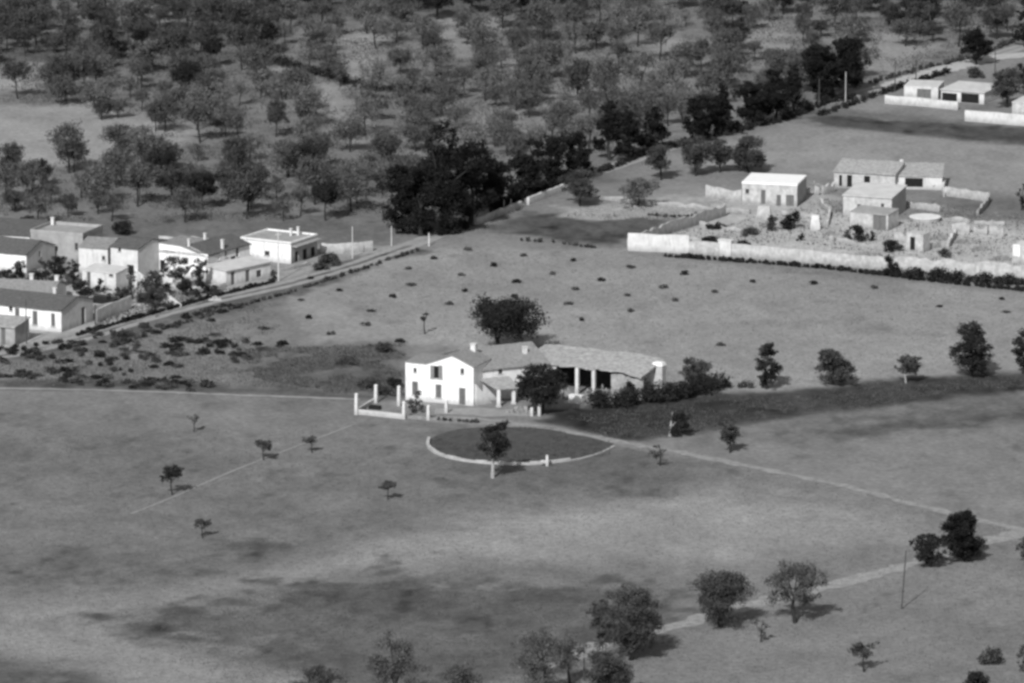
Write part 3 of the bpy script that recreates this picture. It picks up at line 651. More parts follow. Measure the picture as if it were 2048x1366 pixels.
    if parapet:
        z = prof[0][1]+thick+.006; t = .22; m = MB()
        for u0, u1, v0, v1 in ((-.05,W+.05,-.05,t), (-.05,W+.05,D-t,D+.05), (-.05,t,t,D-t), (W-t,W+.05,t,D-t)):
            m.hexa([fr.p(u0,v0,z), fr.p(u1,v0,z), fr.p(u1,v1,z), fr.p(u0,v1,z)], [fr.p(u0,v0,z+parapet), fr.p(u1,v0,z+parapet), fr.p(u1,v1,z+parapet), fr.p(u0,v1,z+parapet)])
        m.build('parapet', wall, r)
    for u, v, z, w_, h_ in chimneys:
        m = MB(); m.box(fr.p(u, v, z), w_, w_, h_, fr.ang); m.box(fr.p(u, v, z+h_+.003), w_+.15, w_+.15, .12, fr.ang); m.build('chimney', M_white2(), ro)
    return r
def sag_roof(P, na, nb, z_amp, thick, seed, ragged=0):
    """old roof: P(a, b) -> point for a, b in 0..1 (b = 0 at the eave), slightly uneven, with a closed underside"""
    rd = random.Random(seed); m = MB(); T_ = []; B_ = []
    for j in range(nb+1):
        for i in range(na+1):
            p = P(i/na, (j+(rd.uniform(-.3, .3) if ragged and j == 0 else 0)*ragged)/nb)
            dz = rd.uniform(-1, 1)*z_amp+math.sin(i*.9+seed)*z_amp*.8
            T_.append(p+Vector((0, 0, thick+dz))); B_.append(p+Vector((0, 0, min(0, dz))))
    n = len(T_); q = lambda i, j: j*(na+1)+i; f = []
    for j in range(nb):
        for i in range(na): f += [(q(i,j), q(i+1,j), q(i+1,j+1), q(i,j+1)), (n+q(i,j), n+q(i,j+1), n+q(i+1,j+1), n+q(i+1,j))]
    for i in range(na):
        f += [(n+q(i,0), n+q(i+1,0), q(i+1,0), q(i,0)), (q(i,nb), q(i+1,nb), n+q(i+1,nb), n+q(i,nb))]
    for j in range(nb):
        f += [(q(0,j), q(0,j+1), n+q(0,j+1), n+q(0,j)), (n+q(na,j), n+q(na,j+1), q(na,j+1), q(na,j))]
    return m.add(T_+B_, f)
def gable(D, h, rise): return [(0, h), (D/2, h+rise), (D, h)]

# ------------------------------------------------------------------ farmhouse
fA = Frame((811,800), (947,812))
ug = fA.hit(852, 780)[0]; ur = fA.hit(905, 780)[0]; he = fA.hit(947, 735)[1]; ha = fA.hit(905, 712)[1]; hl = fA.hit(811, 724)[1]; hm = fA.hit(852, 729)[1]
fh = building('farmhouse', 'white two-storey farmhouse wing with a pointed gable and shuttered window', 'house', fA, 6.8,
    [(0, hl), (ug, hm), (ur, ha), (fA.W, he)], 'u', wall=M_white(), roof=M_tile(), over=.12, thick=.1,
    holes={'front': [(861,732,885,757,'dark'),(827,736,833,745,'window'),(921,737,928,748,'window'),(824,763,836,790,'shut'),(871,769,883,796,'shut'),(918,776,931,806,'door')]},
    chimneys=[(ur+.9, 6.2, ha-.5, .8, 1.2)])
m = MB()
for x0, x1 in ((861,868.5),(877.5,885)):
    a0, _ = fA.hit(x0, 745); a1, _ = fA.hit(x1, 745); _, z1 = fA.hit((x0+x1)/2, 731); _, z0 = fA.hit((x0+x1)/2, 757)
    mm_ = MB(); mm_.hexa([fA.p(a0,-.06,z0), fA.p(a1,-.06,z0), fA.p(a1,-.01,z0), fA.p(a0,-.01,z0)], [fA.p(a0,-.06,z1), fA.p(a1,-.06,z1), fA.p(a1,-.01,z1), fA.p(a0,-.01,z1)])
    mm_.build('shutter', mat('shutter_paint', .2, .2, 3), fh)
fB = Frame((957,803), (1096,789))
building('farmhouse_rear_wing', 'rear wing of the farmhouse with a broad tiled roof behind the porch', 'house', fB, 12.6, gable(12.6, 4.9, 1.9), 'v', wall=M_white2(), roof=M_tile(), over=.45,
    holes={'front': [(997,736,1005,748,'window'),(1035,765,1050,795,'dark')]}, chimneys=[(9.2, 3.2, 5.6, .6, 1.3)])
# porch
pr = thing('porch', 'low porch roof on a white column against the farmhouse rear wing', 'porch', fB.p(2.6, -2.2, 0))
u0, u1 = .1, 5.0
m = MB(); m.hexa([fB.p(u0,-.02,3.35), fB.p(u0+1.0,-4.2,2.5), fB.p(u1-.4,-4.6,2.5), fB.p(u1,-.02,3.35)], [fB.p(u0,-.02,3.5), fB.p(u0+1.0,-4.2,2.64), fB.p(u1-.4,-4.6,2.64), fB.p(u1,-.02,3.5)]); m.build('roof', M_tilep(), pr)
for px, py in ((997,814),(1027,808)):
    c = G(px, py); m = MB(); m.box(c, .42, .42, 2.62, fB.ang, .9); m.box(c+Vector((0,0,.004)), .6, .6, .25, fB.ang); m.build('column', M_white(), pr)
# sloping buttress
m = MB(); q = [G(953,811), G(984,806)]; d = (q[1]-q[0]).normalized(); n = Vector((-d.y, d.x, 0))*.5
m.add([q[0], q[1], q[0]+Vector((0,0,3.2)), q[0]+n, q[1]+n, q[0]+n+Vector((0,0,3.2))], [(0,1,2),(5,4,3),(0,3,4,1),(1,4,5,2),(2,5,3,0)])
tag(m.build('buttress', M_white2(), origin=q[0]), 'pale sloping buttress wall at the right foot of the white gable', 'wall')
# barn with open front
fC = Frame((1064,778), (1286,803))
bt = thing('barn', 'long open-fronted barn with pillars and a sloping mossy tiled roof', 'barn', fC.p(fC.W/2, 3.5, 0))
DB = 7.0; EH = 4.15; RH = 5.35; Wb = fC.W
sag_roof(lambda a, b: fC.p(-1.5+a*(Wb+1.5), -.4+b*(DB+.6)+.0*a, EH+b*(RH-EH)-(.5*max(0, a-.86)/.14 if a > .86 else 0)), 24, 8, .06, .2, 5, ragged=1.2).build('roof', M_tilep(), bt)
m = MB()
def slabwall(m, fr, u0, v0, u1, v1, h0, h1, t=.35):
    a = fr.p(u0, v0, 0); b_ = fr.p(u1, v1, 0); d = (b_-a).normalized(); n = Vector((-d.y, d.x, 0))*t
    m.hexa([a, b_, b_+n, a+n], [a+Vector((0,0,h0)), b_+Vector((0,0,h1)), b_+n+Vector((0,0,h1)), a+n+Vector((0,0,h0))])
slabwall(m, fC, 0, DB-.35, Wb-.02, DB-.35, RH-.15, RH-.7); m.build('back_wall', mat('shade_painted_wall', .04, .4, 1), bt)  # near-black wall colour paints in the deep shade of the barn interior
uo0 = fC.hit(1112, 770)[0]; uo1 = fC.hit(1222, 770)[0]
m = MB(); slabwall(m, fC, 0, 0, uo0, 0, EH-.02, EH-.02); m.build('front_wall', M_white2(), bt)
m = MB()
uu = uo1; rr_ = random.Random(3)
while uu < Wb-.3:
    u2 = min(Wb-.02, uu+.8); hq = (EH-.1)*(1-.12*max(0, (uu/Wb-.8)/.2)); slabwall(m, fC, uu, 0, u2-.01, 0, hq*rr_.uniform(.86, 1), hq*rr_.uniform(.86, 1)); uu = u2
slabwall(m, fC, Wb-.36, .36, Wb-.36, DB-.4, EH-.6, RH-.7); m.build('end_wall', M_stone(), bt)
for px in (1155, 1188):
    u = fC.hit(px, 770)[0]; m = MB(); c = fC.p(u, -.05, 0); m.box(c, .62, .62, .9, fC.ang, .85); m.box(c+Vector((0,0,.89)), .5, .5, EH-.93, fC.ang); m.build('pillar', M_white2(), bt)
m = MB(); m.box(G(1153,806), 2.1, 1.0, 1.15, fC.ang); m.box(G(1153,806)+Vector((0,0,1.153)), 2.2, 1.1, .1, fC.ang)
tag(m.build('trough', M_white(), origin=G(1153,806)), 'pale masonry trough block before the barn pillar', 'trough')
def rubble(label, px, py, wpx, hpx, m_=None, n=34, name='rubble_pile'):
    s = scale_at(py); Wd = wpx/s; Hh = hpx/s; c = G(px, py); rd = random.Random(int(px)); m = MB(); m.box(c, Wd*.85, Wd*.5, .2, 0, .8)
    for k in range(n):
        a = rd.random()*2*PI; r = rd.random()**.7*Wd/2; z = max(0, (1-2*r/Wd)*Hh*rd.uniform(.2, 1)); sz = Wd*rd.uniform(.07, .17)
        m.box(c+Vector((r*math.cos(a), r*math.sin(a)*.6, 0)), sz, sz*rd.uniform(.6, 1.2), z+sz*.4, rd.random()*3, rd.uniform(.5, .85))
    return tag(m.build(name, m_ or M_stone(), origin=c), label, 'rubble')
rubble('pale pointed heap inside the open barn, left of the first pillar', 1130, 797, 40, 38)
rubble('heap of pale stones between the two barn pillars', 1172, 794, 26, 22)
rubble('pale pointed heap right of the second barn pillar', 1206, 798, 28, 40)
rubble('jumble of pale stones in the yard under the farm tree', 1042, 826, 60, 16)
m = MB(); c = G(1318,790); m.box(c, 1.7, 1.4, 4.6, fC.ang)
t_ = thing('gate_pier', 'square pier with a white cap beyond the ruined end of the barn', 'pier', c); m.build('shaft', M_stone_p(), t_)
m = MB(); m.box(c+Vector((0,0,4.603)), 1.8, 1.5, .5, fC.ang, .8); m.build('cap', M_white(), t_)

# garden wall and posts
def wall_line(name, label, pts, h, t, m_, jag=.15, seg=1.2, cat='wall', gap=0, z0=0):
    P = resample(pts, seg); m = MB(); rd = random.Random(int(P[0].x*7+P[0].y)); o = P[len(P)//2].copy()
    hs = [h*(1+rd.uniform(-jag, jag)) for _ in P]
    for i in range(len(P)-1):
        if rd.random() < gap: continue
        d = (P[i+1]-P[i]).normalized(); n = Vector((-d.y, d.x, 0))*t/2; a = P[i]; b_ = P[i+1]
        m.hexa([a-n, b_-n, b_+n, a+n], [a-n+Vector((0,0,hs[i])), b_-n+Vector((0,0,hs[i+1])), b_+n+Vector((0,0,hs[i+1])), a+n+Vector((0,0,hs[i]))])
    return tag(m.build(name, m_, origin=o), label, cat)
wall_line('garden_wall', 'low pale garden wall left of the farmhouse', [(712,828),(755,832),(806,838)], .75, .35, M_white2(), .04)
wall_line('garden_wall', 'low garden wall running back from the corner post', [(712,828),(735,812),(752,802)], .6, .35, M_white2(), .05)
wall_line('garden_wall', 'low wall in front of the white gable', [(812,836),(860,842),(905,838)], .45, .35, M_stone(), .2)
for px, py, h_, lb in [(713,829,44,'pale square post at the left corner of the garden wall'),(752,806,38,'slim pale post behind the garden, with a dark trough at its foot'),
    (798,812,42,'slim pale post in the garden beside the white gable'),(808,838,36,'short pale post where the garden wall meets the gable'),
    (857,840,30,'pale post in front of the white gable wall'),(893,826,26,'short post before the door of the white gable')]:
    s = scale_at(py); m = MB(); c = G(px, py); m.box(c, .5, .5, h_/s*.93, fA.ang, .75); m.box(c+Vector((0,0,h_/s*.93+.003)), .5, .5, .2, fA.ang, .4)
    tag(m.build('gate_post', M_white2(), origin=c), lb, 'post')
m = MB(); c = G(750,818); m.box(c, 1.9, .8, .55, fA.ang, .9); tag(m.build('water_trough', M_dark(), origin=c), 'dark water trough behind the garden wall', 'trough')
for px, lb in ((1064,'left one of two pale posts under the farm tree'),(1079,'right one of two pale posts under the farm tree')):
    m = MB(); c = G(px, 832); m.box(c, .45, .45, 1.9 if px > 1070 else 1.3, fA.ang, .85); tag(m.build('gate_post', M_white2(), origin=c), lb, 'post')
# round lawn
cc = G(1030, 890); 
lw = thing('kerb_ring', 'low pale kerb wall curving round the front of the round lawn', 'kerb', cc)
pts = [(858,880),(854,893),(868,906),(900,918),(950,926),(1010,930),(1060,930),(1110,926),(1160,918),(1205,905),(1228,892)]
P = resample(pts, .8); m = MB()
for i in range(len(P)-1):
    d = (P[i+1]-P[i]).normalized(); n = Vector((-d.y, d.x, 0))*.22; a = P[i]; b_ = P[i+1]; h0 = (.46 if i < len(P)*.72 else .1)*random.uniform(.7, 1.1)
    m.hexa([a-n, b_-n, b_+n, a+n], [a-n+Vector((0,0,h0)), b_-n+Vector((0,0,h0)), b_+n+Vector((0,0,h0)), a+n+Vector((0,0,h0))])
m.build('kerb', M_white2(), lw)
lpts = WP([(858,880),(856,893),(870,905),(900,915),(950,923),(1010,927),(1070,927),(1120,922),(1170,913),(1210,900),(1228,888),(1190,873),(1120,861),(1050,855),(980,854),(920,858),(880,868)])
m = MB(); m.quad(*[(x, y, .045) for x, y in lpts]); tag(m.build('round_lawn', mat('lawn', lin(78), .3, .6, bump=.1)), kind='structure')
m = MB(); c = G(1094,932); m.box(c, .4, .4, 1.6, 0, .8); m.box(c+Vector((-.35,0,.5)), 1.1, .34, .35, 0)
tag(m.build('marker_post', M_white2(), origin=c), 'small pale cross-shaped marker on the lawn kerb', 'marker')
m = MB(); c = G(1340,872); m.tube(c-Vector((0,0,.1)), c+Vector((.1,0,1.6)), .28, .18, 7); m.tube(c+Vector((.1,0,1.5)), c+Vector((.35,0,3.6)), .18, .06, 6); m.tube(c+Vector((.1,0,1.3)), c+Vector((.9,0,2.2)), .1, .05, 6)
tag(m.build('tree_stump', M_barkp(), origin=c), 'broken pale dead trunk beside the compact dark bush', 'stump')

# ------------------------------------------------------------------ village
f = Frame((-95,654-12), (123,665))
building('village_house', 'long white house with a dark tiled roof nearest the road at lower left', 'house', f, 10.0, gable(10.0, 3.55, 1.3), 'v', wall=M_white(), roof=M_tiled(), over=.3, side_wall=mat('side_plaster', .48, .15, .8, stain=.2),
    holes={'front': [(30,616,39,650,'door'),(65,622,75,650,'shut'),(102,627,110,653,'shut'),(18,612,25,622,'window')], 'right': [(163,614,171,648,'door')]}, chimneys=[(14.2, 8.2, 3.6, .5, 1.5)])
m = MB(); c = G(191,650); m.box(c, .25, .25, 3.3, 0); tag(m.build('post', M_pole(), origin=c), 'dark post beside the end wall of the long white house', 'post')
f = Frame((-60,684), (30,692)); building('shed', 'small grey shed with a dark door in the lower left corner', 'shed', f, 5, [(0,2.9),(5,3.5)], 'v', wall=M_grey(), roof=M_tilep(), over=.3, holes={'front': [(2,655,11,682,'door')]})
f = Frame((-90,618), (104,628)); building('village_house', 'pale-roofed low house close behind the long white house', 'house', f, 7.5, gable(7.5, 3.3, 1.2), 'v', wall=M_white2(), roof=M_tile(), over=.25, chimneys=[(15.5, 5.5, 3.4, .6, 1.7),(11.4,5.0,3.6,.6,1.7)])
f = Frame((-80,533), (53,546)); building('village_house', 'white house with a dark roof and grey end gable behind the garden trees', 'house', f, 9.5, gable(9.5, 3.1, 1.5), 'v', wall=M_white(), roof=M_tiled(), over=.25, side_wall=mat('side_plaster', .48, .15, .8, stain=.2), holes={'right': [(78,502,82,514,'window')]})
f = Frame((-80,500), (60,508)); building('village_house', 'dark-roofed house with a bright white wall at the left edge, farthest back', 'house', f, 9, [(0,2.9),(9,4.0)], 'v', wall=M_white(), roof=M_tiled(), over=.1)
f = Frame((62,520), (166,528)); building('village_house', 'large grey flat-roofed building at the back of the village', 'house', f, 8, [(0,4.6),(8,4.6)], 'v', wall=M_grey(), roof=M_concrete(), over=.02, parapet=.5, holes={'front': [(150,486,156,500,'window'),(108,492,116,502,'shut')]}, chimneys=[(.8,7,4.8,.5,1.2)])
f = Frame((158,545), (216,549)); building('village_house', 'narrow house with a mottled tiled roof between the grey block and the taller house', 'house', f, 8.5, gable(8.5, 4.3, .9), 'v', wall=M_white2(), roof=M_tile(), over=.2, holes={'front': [(204,512,210,520,'window')]})
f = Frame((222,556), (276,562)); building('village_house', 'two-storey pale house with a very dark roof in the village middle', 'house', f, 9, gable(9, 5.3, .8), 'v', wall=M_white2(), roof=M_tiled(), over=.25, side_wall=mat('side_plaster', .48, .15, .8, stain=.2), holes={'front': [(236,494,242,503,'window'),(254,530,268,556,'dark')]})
f = Frame((165,575), (232,582)); building('outhouse', 'low pale outhouse with a door and a square window before the taller house', 'house', f, 4, [(0,2.8),(4,3.2)], 'v', wall=M_white2(), roof=M_flat(), over=.1, holes={'front': [(174,534,181,560,'door'),(218,541,226,553,'window')]})
f = Frame((318,548), (416,558)); building('village_house', 'brightest white house with an upper arch behind the round yard trees', 'house', f, 7.5, [(0,5.2),(f.W*.45,5.0),(f.W,3.6)], 'u', wall=M_white(), roof=M_tile(), over=.05, thick=.08, holes={'front': [(327,489,332,500,'window'),(343,495,350,503,'shut'),(320,520,330,540,'dark')]}, chimneys=[(5.2,1.0,4.9,.35,1.2)])
f = Frame((418,556), (500,534)); building('village_house', 'long low dark-roofed house with narrow windows left of the flat white house', 'house', f, 8, gable(8, 3.9, 1.2), 'v', wall=M_white(), roof=M_tiled(), over=.3, holes={'front': [(418,507,423,520,'shut'),(434,504,440,521,'shut'),(450,500,454,514,'shut'),(462,512,472,520,'window'),(472,496,478,514,'shut')]}, chimneys=[(4.4,.5,4.1,.4,1.5),(5.6,5.0,5.0,.35,1.0)])
f = Frame((452,573), (541,554)); building('village_house', 'small pale flat-roofed house with two doors and a window by the road', 'house', f, 4.6, [(0,2.55),(4.6,2.75)], 'v', wall=M_white2(), roof=M_flat(), over=.35, thick=.16, holes={'front': [(462,543,470,575,'door'),(491,540,500,572,'door'),(513,540,523,554,'window')]})
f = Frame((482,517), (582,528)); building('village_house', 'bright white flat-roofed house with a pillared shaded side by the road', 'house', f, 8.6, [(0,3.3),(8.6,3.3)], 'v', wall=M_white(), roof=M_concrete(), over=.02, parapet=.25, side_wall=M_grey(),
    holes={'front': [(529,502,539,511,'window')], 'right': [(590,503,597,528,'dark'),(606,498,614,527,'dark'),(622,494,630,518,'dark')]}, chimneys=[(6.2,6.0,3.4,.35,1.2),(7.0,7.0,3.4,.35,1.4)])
ff = f; cn = thing('canopy', 'slab canopy along the shaded side of the flat white house', 'canopy', ff.p(ff.W+.6, 4.3, 3)); m = MB()
m.hexa([ff.p(ff.W+.03,.2,2.85), ff.p(ff.W+1.1,.2,2.85), ff.p(ff.W+1.1,8.4,2.85), ff.p(ff.W+.03,8.4,2.85)], [ff.p(ff.W+.03,.2,3.0), ff.p(ff.W+1.1,.2,3.0), ff.p(ff.W+1.1,8.4,3.0), ff.p(ff.W+.03,8.4,3.0)]); m.build('slab', M_concrete(), cn)
wall_line('boundary_wall', 'long pale yard wall right of the flat white house', [(640,506),(690,508),(745,502)], 1.7, .3, M_stone_p(), .06)
wall_line('boundary_wall', 'pale wall behind the village houses', [(318,498),(400,500),(440,500)], 2.2, .3, M_stone_p(), .12)
wall_line('boundary_wall', 'white yard wall joined to the end of the long white house', [(192,646),(225,632),(262,618)], 2.2, .3, M_stone_p(), .05)
wall_line('boundary_wall', 'low pale yard wall beside the small two-door house', [(385,582),(420,585),(450,575)], .9, .3, M_white2(), .1)
wall_line('boundary_wall', 'rough pale wall closing the village gardens', [(98,592),(130,600),(158,608)], 1.6, .35, M_stone_p(), .2)
wall_line('boundary_wall', 'white stair wall between the taller house and the brightest house', [(272,562),(285,578),(298,590)], 1.8, .3, M_white(), .25)
for pts, h_, lb, mm_ in [([(100,560),(130,563),(158,566)], 1.8, 'pale garden wall before the grey flat-roofed block', M_stone_p()), ([(272,566),(300,572),(318,575)], 1.6, 'pale wall between the taller house and the brightest house', M_white2()),
    ([(60,600),(110,606),(150,612)], 1.1, 'pale rough wall above the long white house roof', M_white2()), ([(240,560),(262,566),(272,575)], 1.4, 'white wall beside the dark doorway of the taller house', M_white()),
    ([(420,588),(436,584),(450,580)], 1.1, 'pale step wall left of the two-door house', M_stone_p()), ([(232,584),(262,590),(290,600)], .8, 'low rubble wall crossing the middle yard', M_stone_p()),
    ([(545,545),(580,540),(620,530)], .6, 'low kerb wall before the flat white house', M_stone_p()), ([(170,622),(230,612),(290,604)], .6, 'low pale wall along the lower yard', M_stone_p())]:
    wall_line('yard_wall', lb, pts, h_, .3, mm_, .25, seg=.8, gap=.05)
for px, py, w_, h_, lb in [(300,582,40,12,'white rubble heap before the brightest house'),(255,612,50,9,'pale heap of stones by the slim yard tree'),(430,600,30,9,'small heap of stones beside the road hedge'),(130,590,40,10,'pale heap behind the dark garden bushes')]:
    rubble(lb, px, py, w_, h_, M_white2(), n=40)
wall_line('yard_wall', 'bright white low wall before the brightest white house', [(322,566),(336,572),(350,577)], 1.6, .3, M_white(), .3)
wall_line('yard_wall', 'short bright wall by the dark yard bush', [(288,586),(300,591),(312,594)], 1.0, .3, M_white(), .3)
wall_line('yard_wall', 'pale curved wall below the pale outhouse', [(212,592),(232,590),(250,600)], .9, .3, M_stone_p(), .2)
m = MB(); P0 = [G(330,592),G(345,606),G(358,615)]
for a, b_ in zip(P0[:-1], P0[1:]): m.tube(a+Vector((0,0,.35)), b_+Vector((0,0,.3)), .5, .45, 8)
tag(m.build('upturned_boat', M_white(), origin=P0[1]), 'long pale rounded mound lying on the yard ground', 'mound')
m = MB(); c = G(208,606); m.box(c, 4.6, 1.7, .75, -.5, .95); m.box(c+Vector((-.3,0,.753)), 2.8, 1.5, .5, -.5, .8); bd = m
vt = thing('car', 'long dark car parked in the village yard', 'car', c); bd.build('body', mat('dark_paint', .02, .2, 2, rough=.4), vt)
for dx in (-1.5, 1.4):
    for dy in (-.85, .85):
        q = c+Vector((dx*math.cos(-.5)-dy*math.sin(-.5), dx*math.sin(-.5)+dy*math.cos(-.5), .32)); m = MB(); e = Vector((-math.sin(-.5), math.cos(-.5), 0))*.1; m.tube(q-e, q+e, .32, .32, 12); m.build('wheel', M_dark(), vt)
for px, py, w_, h_, kd, lb in [(38,568,34,46,'dark','dark garden tree before the white house with the grey gable'),(75,575,60,36,'dark','low dark garden bush near the left village houses'),
    (112,575,56,60,'dark','largest dark garden tree in front of the grey flat-roofed block'),(146,574,30,56,'dark','upright dark garden tree in front of the narrow house'),(165,590,50,30,'dark','dark garden bush left of the parked dark car'),
    (288,606,40,22,'mid','low grey bush by the curved yard wall'),(430,590,34,20,'mid','low bush left of the two-door house'),(330,560,30,30,'mid','small leafy bush against the brightest wall'),(176,560,26,24,'mid','small bush by the outhouse door'),(92,560,30,40,'mid','thin garden tree behind the low dark bushes'),(470,500,26,22,'dark','dark tree top behind the narrow-windowed roof'),
    (15,562,50,26,'dark','dark bush at the left edge of the village gardens'),(240,600,60,26,'mid','grey garden bush below the pale outhouse'),(200,585,26,30,'dark','dark bush just above the parked car'),
    (306,592,50,50,'mid','feathery bush in the yard below the brightest house'),(300,545,50,36,'mid','leafy shrub at the foot of the brightest white house'),
    (362,580,56,68,'mid','round-headed yard tree before the brightest white house'),(400,574,36,60,'mid','second round-headed yard tree, right of the first'),
    (372,592,44,34,'dark','dark bush under the round-headed yard trees'),(400,592,46,34,'dark','dark bush beside the low yard wall'),(335,590,30,26,'dark','small dark bush in the middle of the yard'),
    (310,618,60,44,'mid','ragged bush on the verge below the yard'),(250,470,56,30,'dark','dark tree behind the very dark village roof'),(548,562,14,12,'dark','small dark bush at the foot of the lamp pole'),
    (660,528,60,22,'mid','low scrub by the wall right of the flat white house'),(640,540,40,16,'mid','low weeds beside the road near the pale posts'),(60,462,60,32,'dark','dark tree behind the leftmost village roofs'),(262,595,24,60,'mid','slim tree by the corner of the two-storey pale house')]:
    T(px, py, w_, h_, kd, lb, name='garden_tree' if h_ > 38 else 'bush', cat='tree' if h_ > 38 else 'bush', shape='bush' if h_ < 40 else 'round', crown0=.2 if h_ > 38 else .05, dens=1.4, nclump=12, ls=.18, group='village garden trees and bushes')

# ------------------------------------------------------------------ walled compound on the right
CW = 'stretch of the long pale compound wall'
wall_line('compound_wall', 'brightest left stretch of the long compound wall', [(1256,501),(1320,504),(1378,506)], 3.0, .4, M_white2(), .03, seg=2)
wall_line('compound_wall', 'long low middle stretch of the compound wall above the dark verge', [(1378,507),(1460,512),(1600,524),(1768,540)], 2.15, .4, M_stone_p(), .06)
wall_line('compound_wall', 'broken right stretch of the compound wall behind the tall hedge', [(1768,541),(1900,550),(2100,562)], 2.4, .4, M_stone_p(), .14, seg=1)
wall_line('compound_wall', 'left side wall of the compound running back to the track', [(1256,500),(1330,470),(1400,448),(1450,432)], 1.9, .4, M_stone(), .2)
wall_line('compound_wall', 'rough pale wall left of the flat-roofed stone house', [(1412,394),(1450,398),(1484,402)], 1.9, .4, M_stone_p(), .3)
wall_line('compound_wall', 'pale roadside wall leading up to the compound approach', [(1200,398),(1300,410),(1400,418),(1500,428)], .7, .4, M_stone_p(), .4)
m = MB(); c = G(1452,511); m.box(c, 2.4, 1.2, 2.6, fC.ang); m.box(c+Vector((0,0,2.603)), 2.6, 1.4, .15, fC.ang); tag(m.build('gate_block', M_white2(), origin=c), 'pale block of masonry standing up from the compound wall', 'pier')
f = Frame((1484,409), (1594,414)); building('stone_house', 'pale square house with a bright flat roof inside the compound', 'house', f, 8.2, [(0,3.75),(8.2,3.9)], 'v', wall=M_stone_p(), roof=mat('white_roof', .85, .06, .7), over=.1, thick=.3, side_wall=M_grey(),
    holes={'front': [(1491,378,1498,387,'window'),(1522,380,1531,408,'shut'),(1553,390,1562,412,'shut'),(1572,390,1588,412,'shut')]})
m = MB(); c = G(1528,440); m.box(c, 2.6, .8, 2.5, -.2, .8); tag(m.build('wall_stub', M_stone_p(), origin=c), 'pale wall stub below the bright flat roof, beside a bush', 'wall')
m = MB(); c = G(1631,460); m.box(c, 1.8, .8, 2.6, -.2, .7); tag(m.build('wall_stub', M_white2(), origin=c), 'ragged white wall stub right of the blackest bush', 'wall')
f = Frame((1686,434), (1783,440)); building('stone_house', 'pale house with a light sloping roof right of the bright flat roof', 'house', f, 9.5, [(0,3.8),(9.5,4.3)], 'v', wall=M_stone_p(), roof=M_flat(), over=.25, side_wall=M_concrete(),
    holes={'front': [(1762,407,1768,414,'window'),(1714,408,1722,432,'shut')]})
f = Frame((1700,455), (1776,462)); building('outhouse', 'low outhouse with a grey door before the light-roofed house', 'house', f, 4.5, [(0,2.7),(4.5,3.0)], 'v', wall=M_stone_p(), roof=M_concrete(), over=.1, holes={'front': [(1746,430,1772,458,'door')]})
f = Frame((1668,375), (1790,382)); building('ruined_shed', 'rough-roofed ruined shed at the back of the compound', 'shed', f, 6, [(0,2.9),(6,4.0)], 'v', wall=M_stone_p(), roof=M_tilep(), over=.3, holes={'front': [(1678,350,1684,372,'dark'),(1694,350,1704,374,'dark'),(1728,352,1740,366,'dark')]})
f = Frame((1772,378), (1884,380)); building('long_shed', 'long shed with a grey roof and a dark open bay behind the light-roofed house', 'shed', f, 7, [(0,2.4),(7,3.4)], 'v', wall=M_white2(), roof=M_tilep(), over=.25, holes={'front': [(1782,358,1790,372,'dark'),(1810,356,1846,374,'dark')]}, chimneys=[(2.5,5,3.1,.5,1.2)])
wall_line('compound_wall', 'back wall of the compound right of the long shed', [(1890,392),(1930,396),(1978,404)], 1.6, .4, M_stone_p(), .12)
wall_line('compound_wall', 'return wall falling from the back corner of the compound', [(1978,404),(1970,418),(1955,432)], 1.2, .4, M_stone(), .3)
ct = thing('cistern', 'round white-topped cistern in the compound yard', 'cistern', G(1850,442)); c = G(1850,442)
m = MB(); m.tube(c, c+Vector((0,0,.7)), 2.6, 2.6, 28); m.build('drum', M_stone_p(), ct); m = MB(); m.tube(c+Vector((0,0,.703)), c+Vector((0,0,.82)), 2.75, 2.75, 28); m.build('lid', M_white(), ct)
f = Frame((1812,502), (1846,506)); building('ruined_hut', 'small roofless-looking pale hut by the flat dark bush', 'hut', f, 2.4, [(0,3.0),(2.4,3.1)], 'v', wall=M_stone_p(), roof=M_stone_p(), over=.02, holes={'front': [(1820,474,1830,500,'dark')]})
for x0, y0, x1, y1, h_, lb in [(1905,462,1940,466,1.5,'left piece of the broken pale wall in the right of the yard'),(1948,468,1975,470,1.4,'middle piece of the broken pale wall in the right of the yard'),(1980,470,2008,474,1.4,'right piece of the broken pale wall in the right of the yard'),(1850,500,1880,494,.8,'low pale wall running from the small hut'),(1895,498,1912,470,1.2,'rough cross wall dividing the right of the yard'),(1790,484,1820,488,1.4,'short rubble wall left of the small pale hut')]:
    wall_line('ruined_wall', lb, [(x0, y0), (x1, y1)], h_, .45, M_stone_p(), .35, seg=.8)
f = Frame((2024,528), (2090,534)); wh = building('white_hut', 'small white hut at the right edge of the compound', 'hut', f, 4, [(0,3.0),(4,3.2)], 'v', wall=M_stone_p(), roof=M_flat(), over=.1, holes={'front': []}); 
m = MB(); a0, z0 = f.hit(2026, 512); a1, z1 = f.hit(2040, 490)
m.hexa([f.p(a0,-.05,z0), f.p(a1,-.05,z0), f.p(a1,-.01,z0), f.p(a0,-.01,z0)], [f.p(a0,-.05,z1), f.p(a1,-.05,z1), f.p(a1,-.01,z1), f.p(a0,-.01,z1)]); m.build('panel', M_white(), wh)
rubble('pale rubble heap on the verge left of the compound', 1160, 432, 60, 10, n=40); rubble('second pale rubble heap near the thin straggly tree', 1225, 436, 60, 9, n=36)
rubble('pale stones by the straggly tree', 1272, 420, 40, 8, n=30)
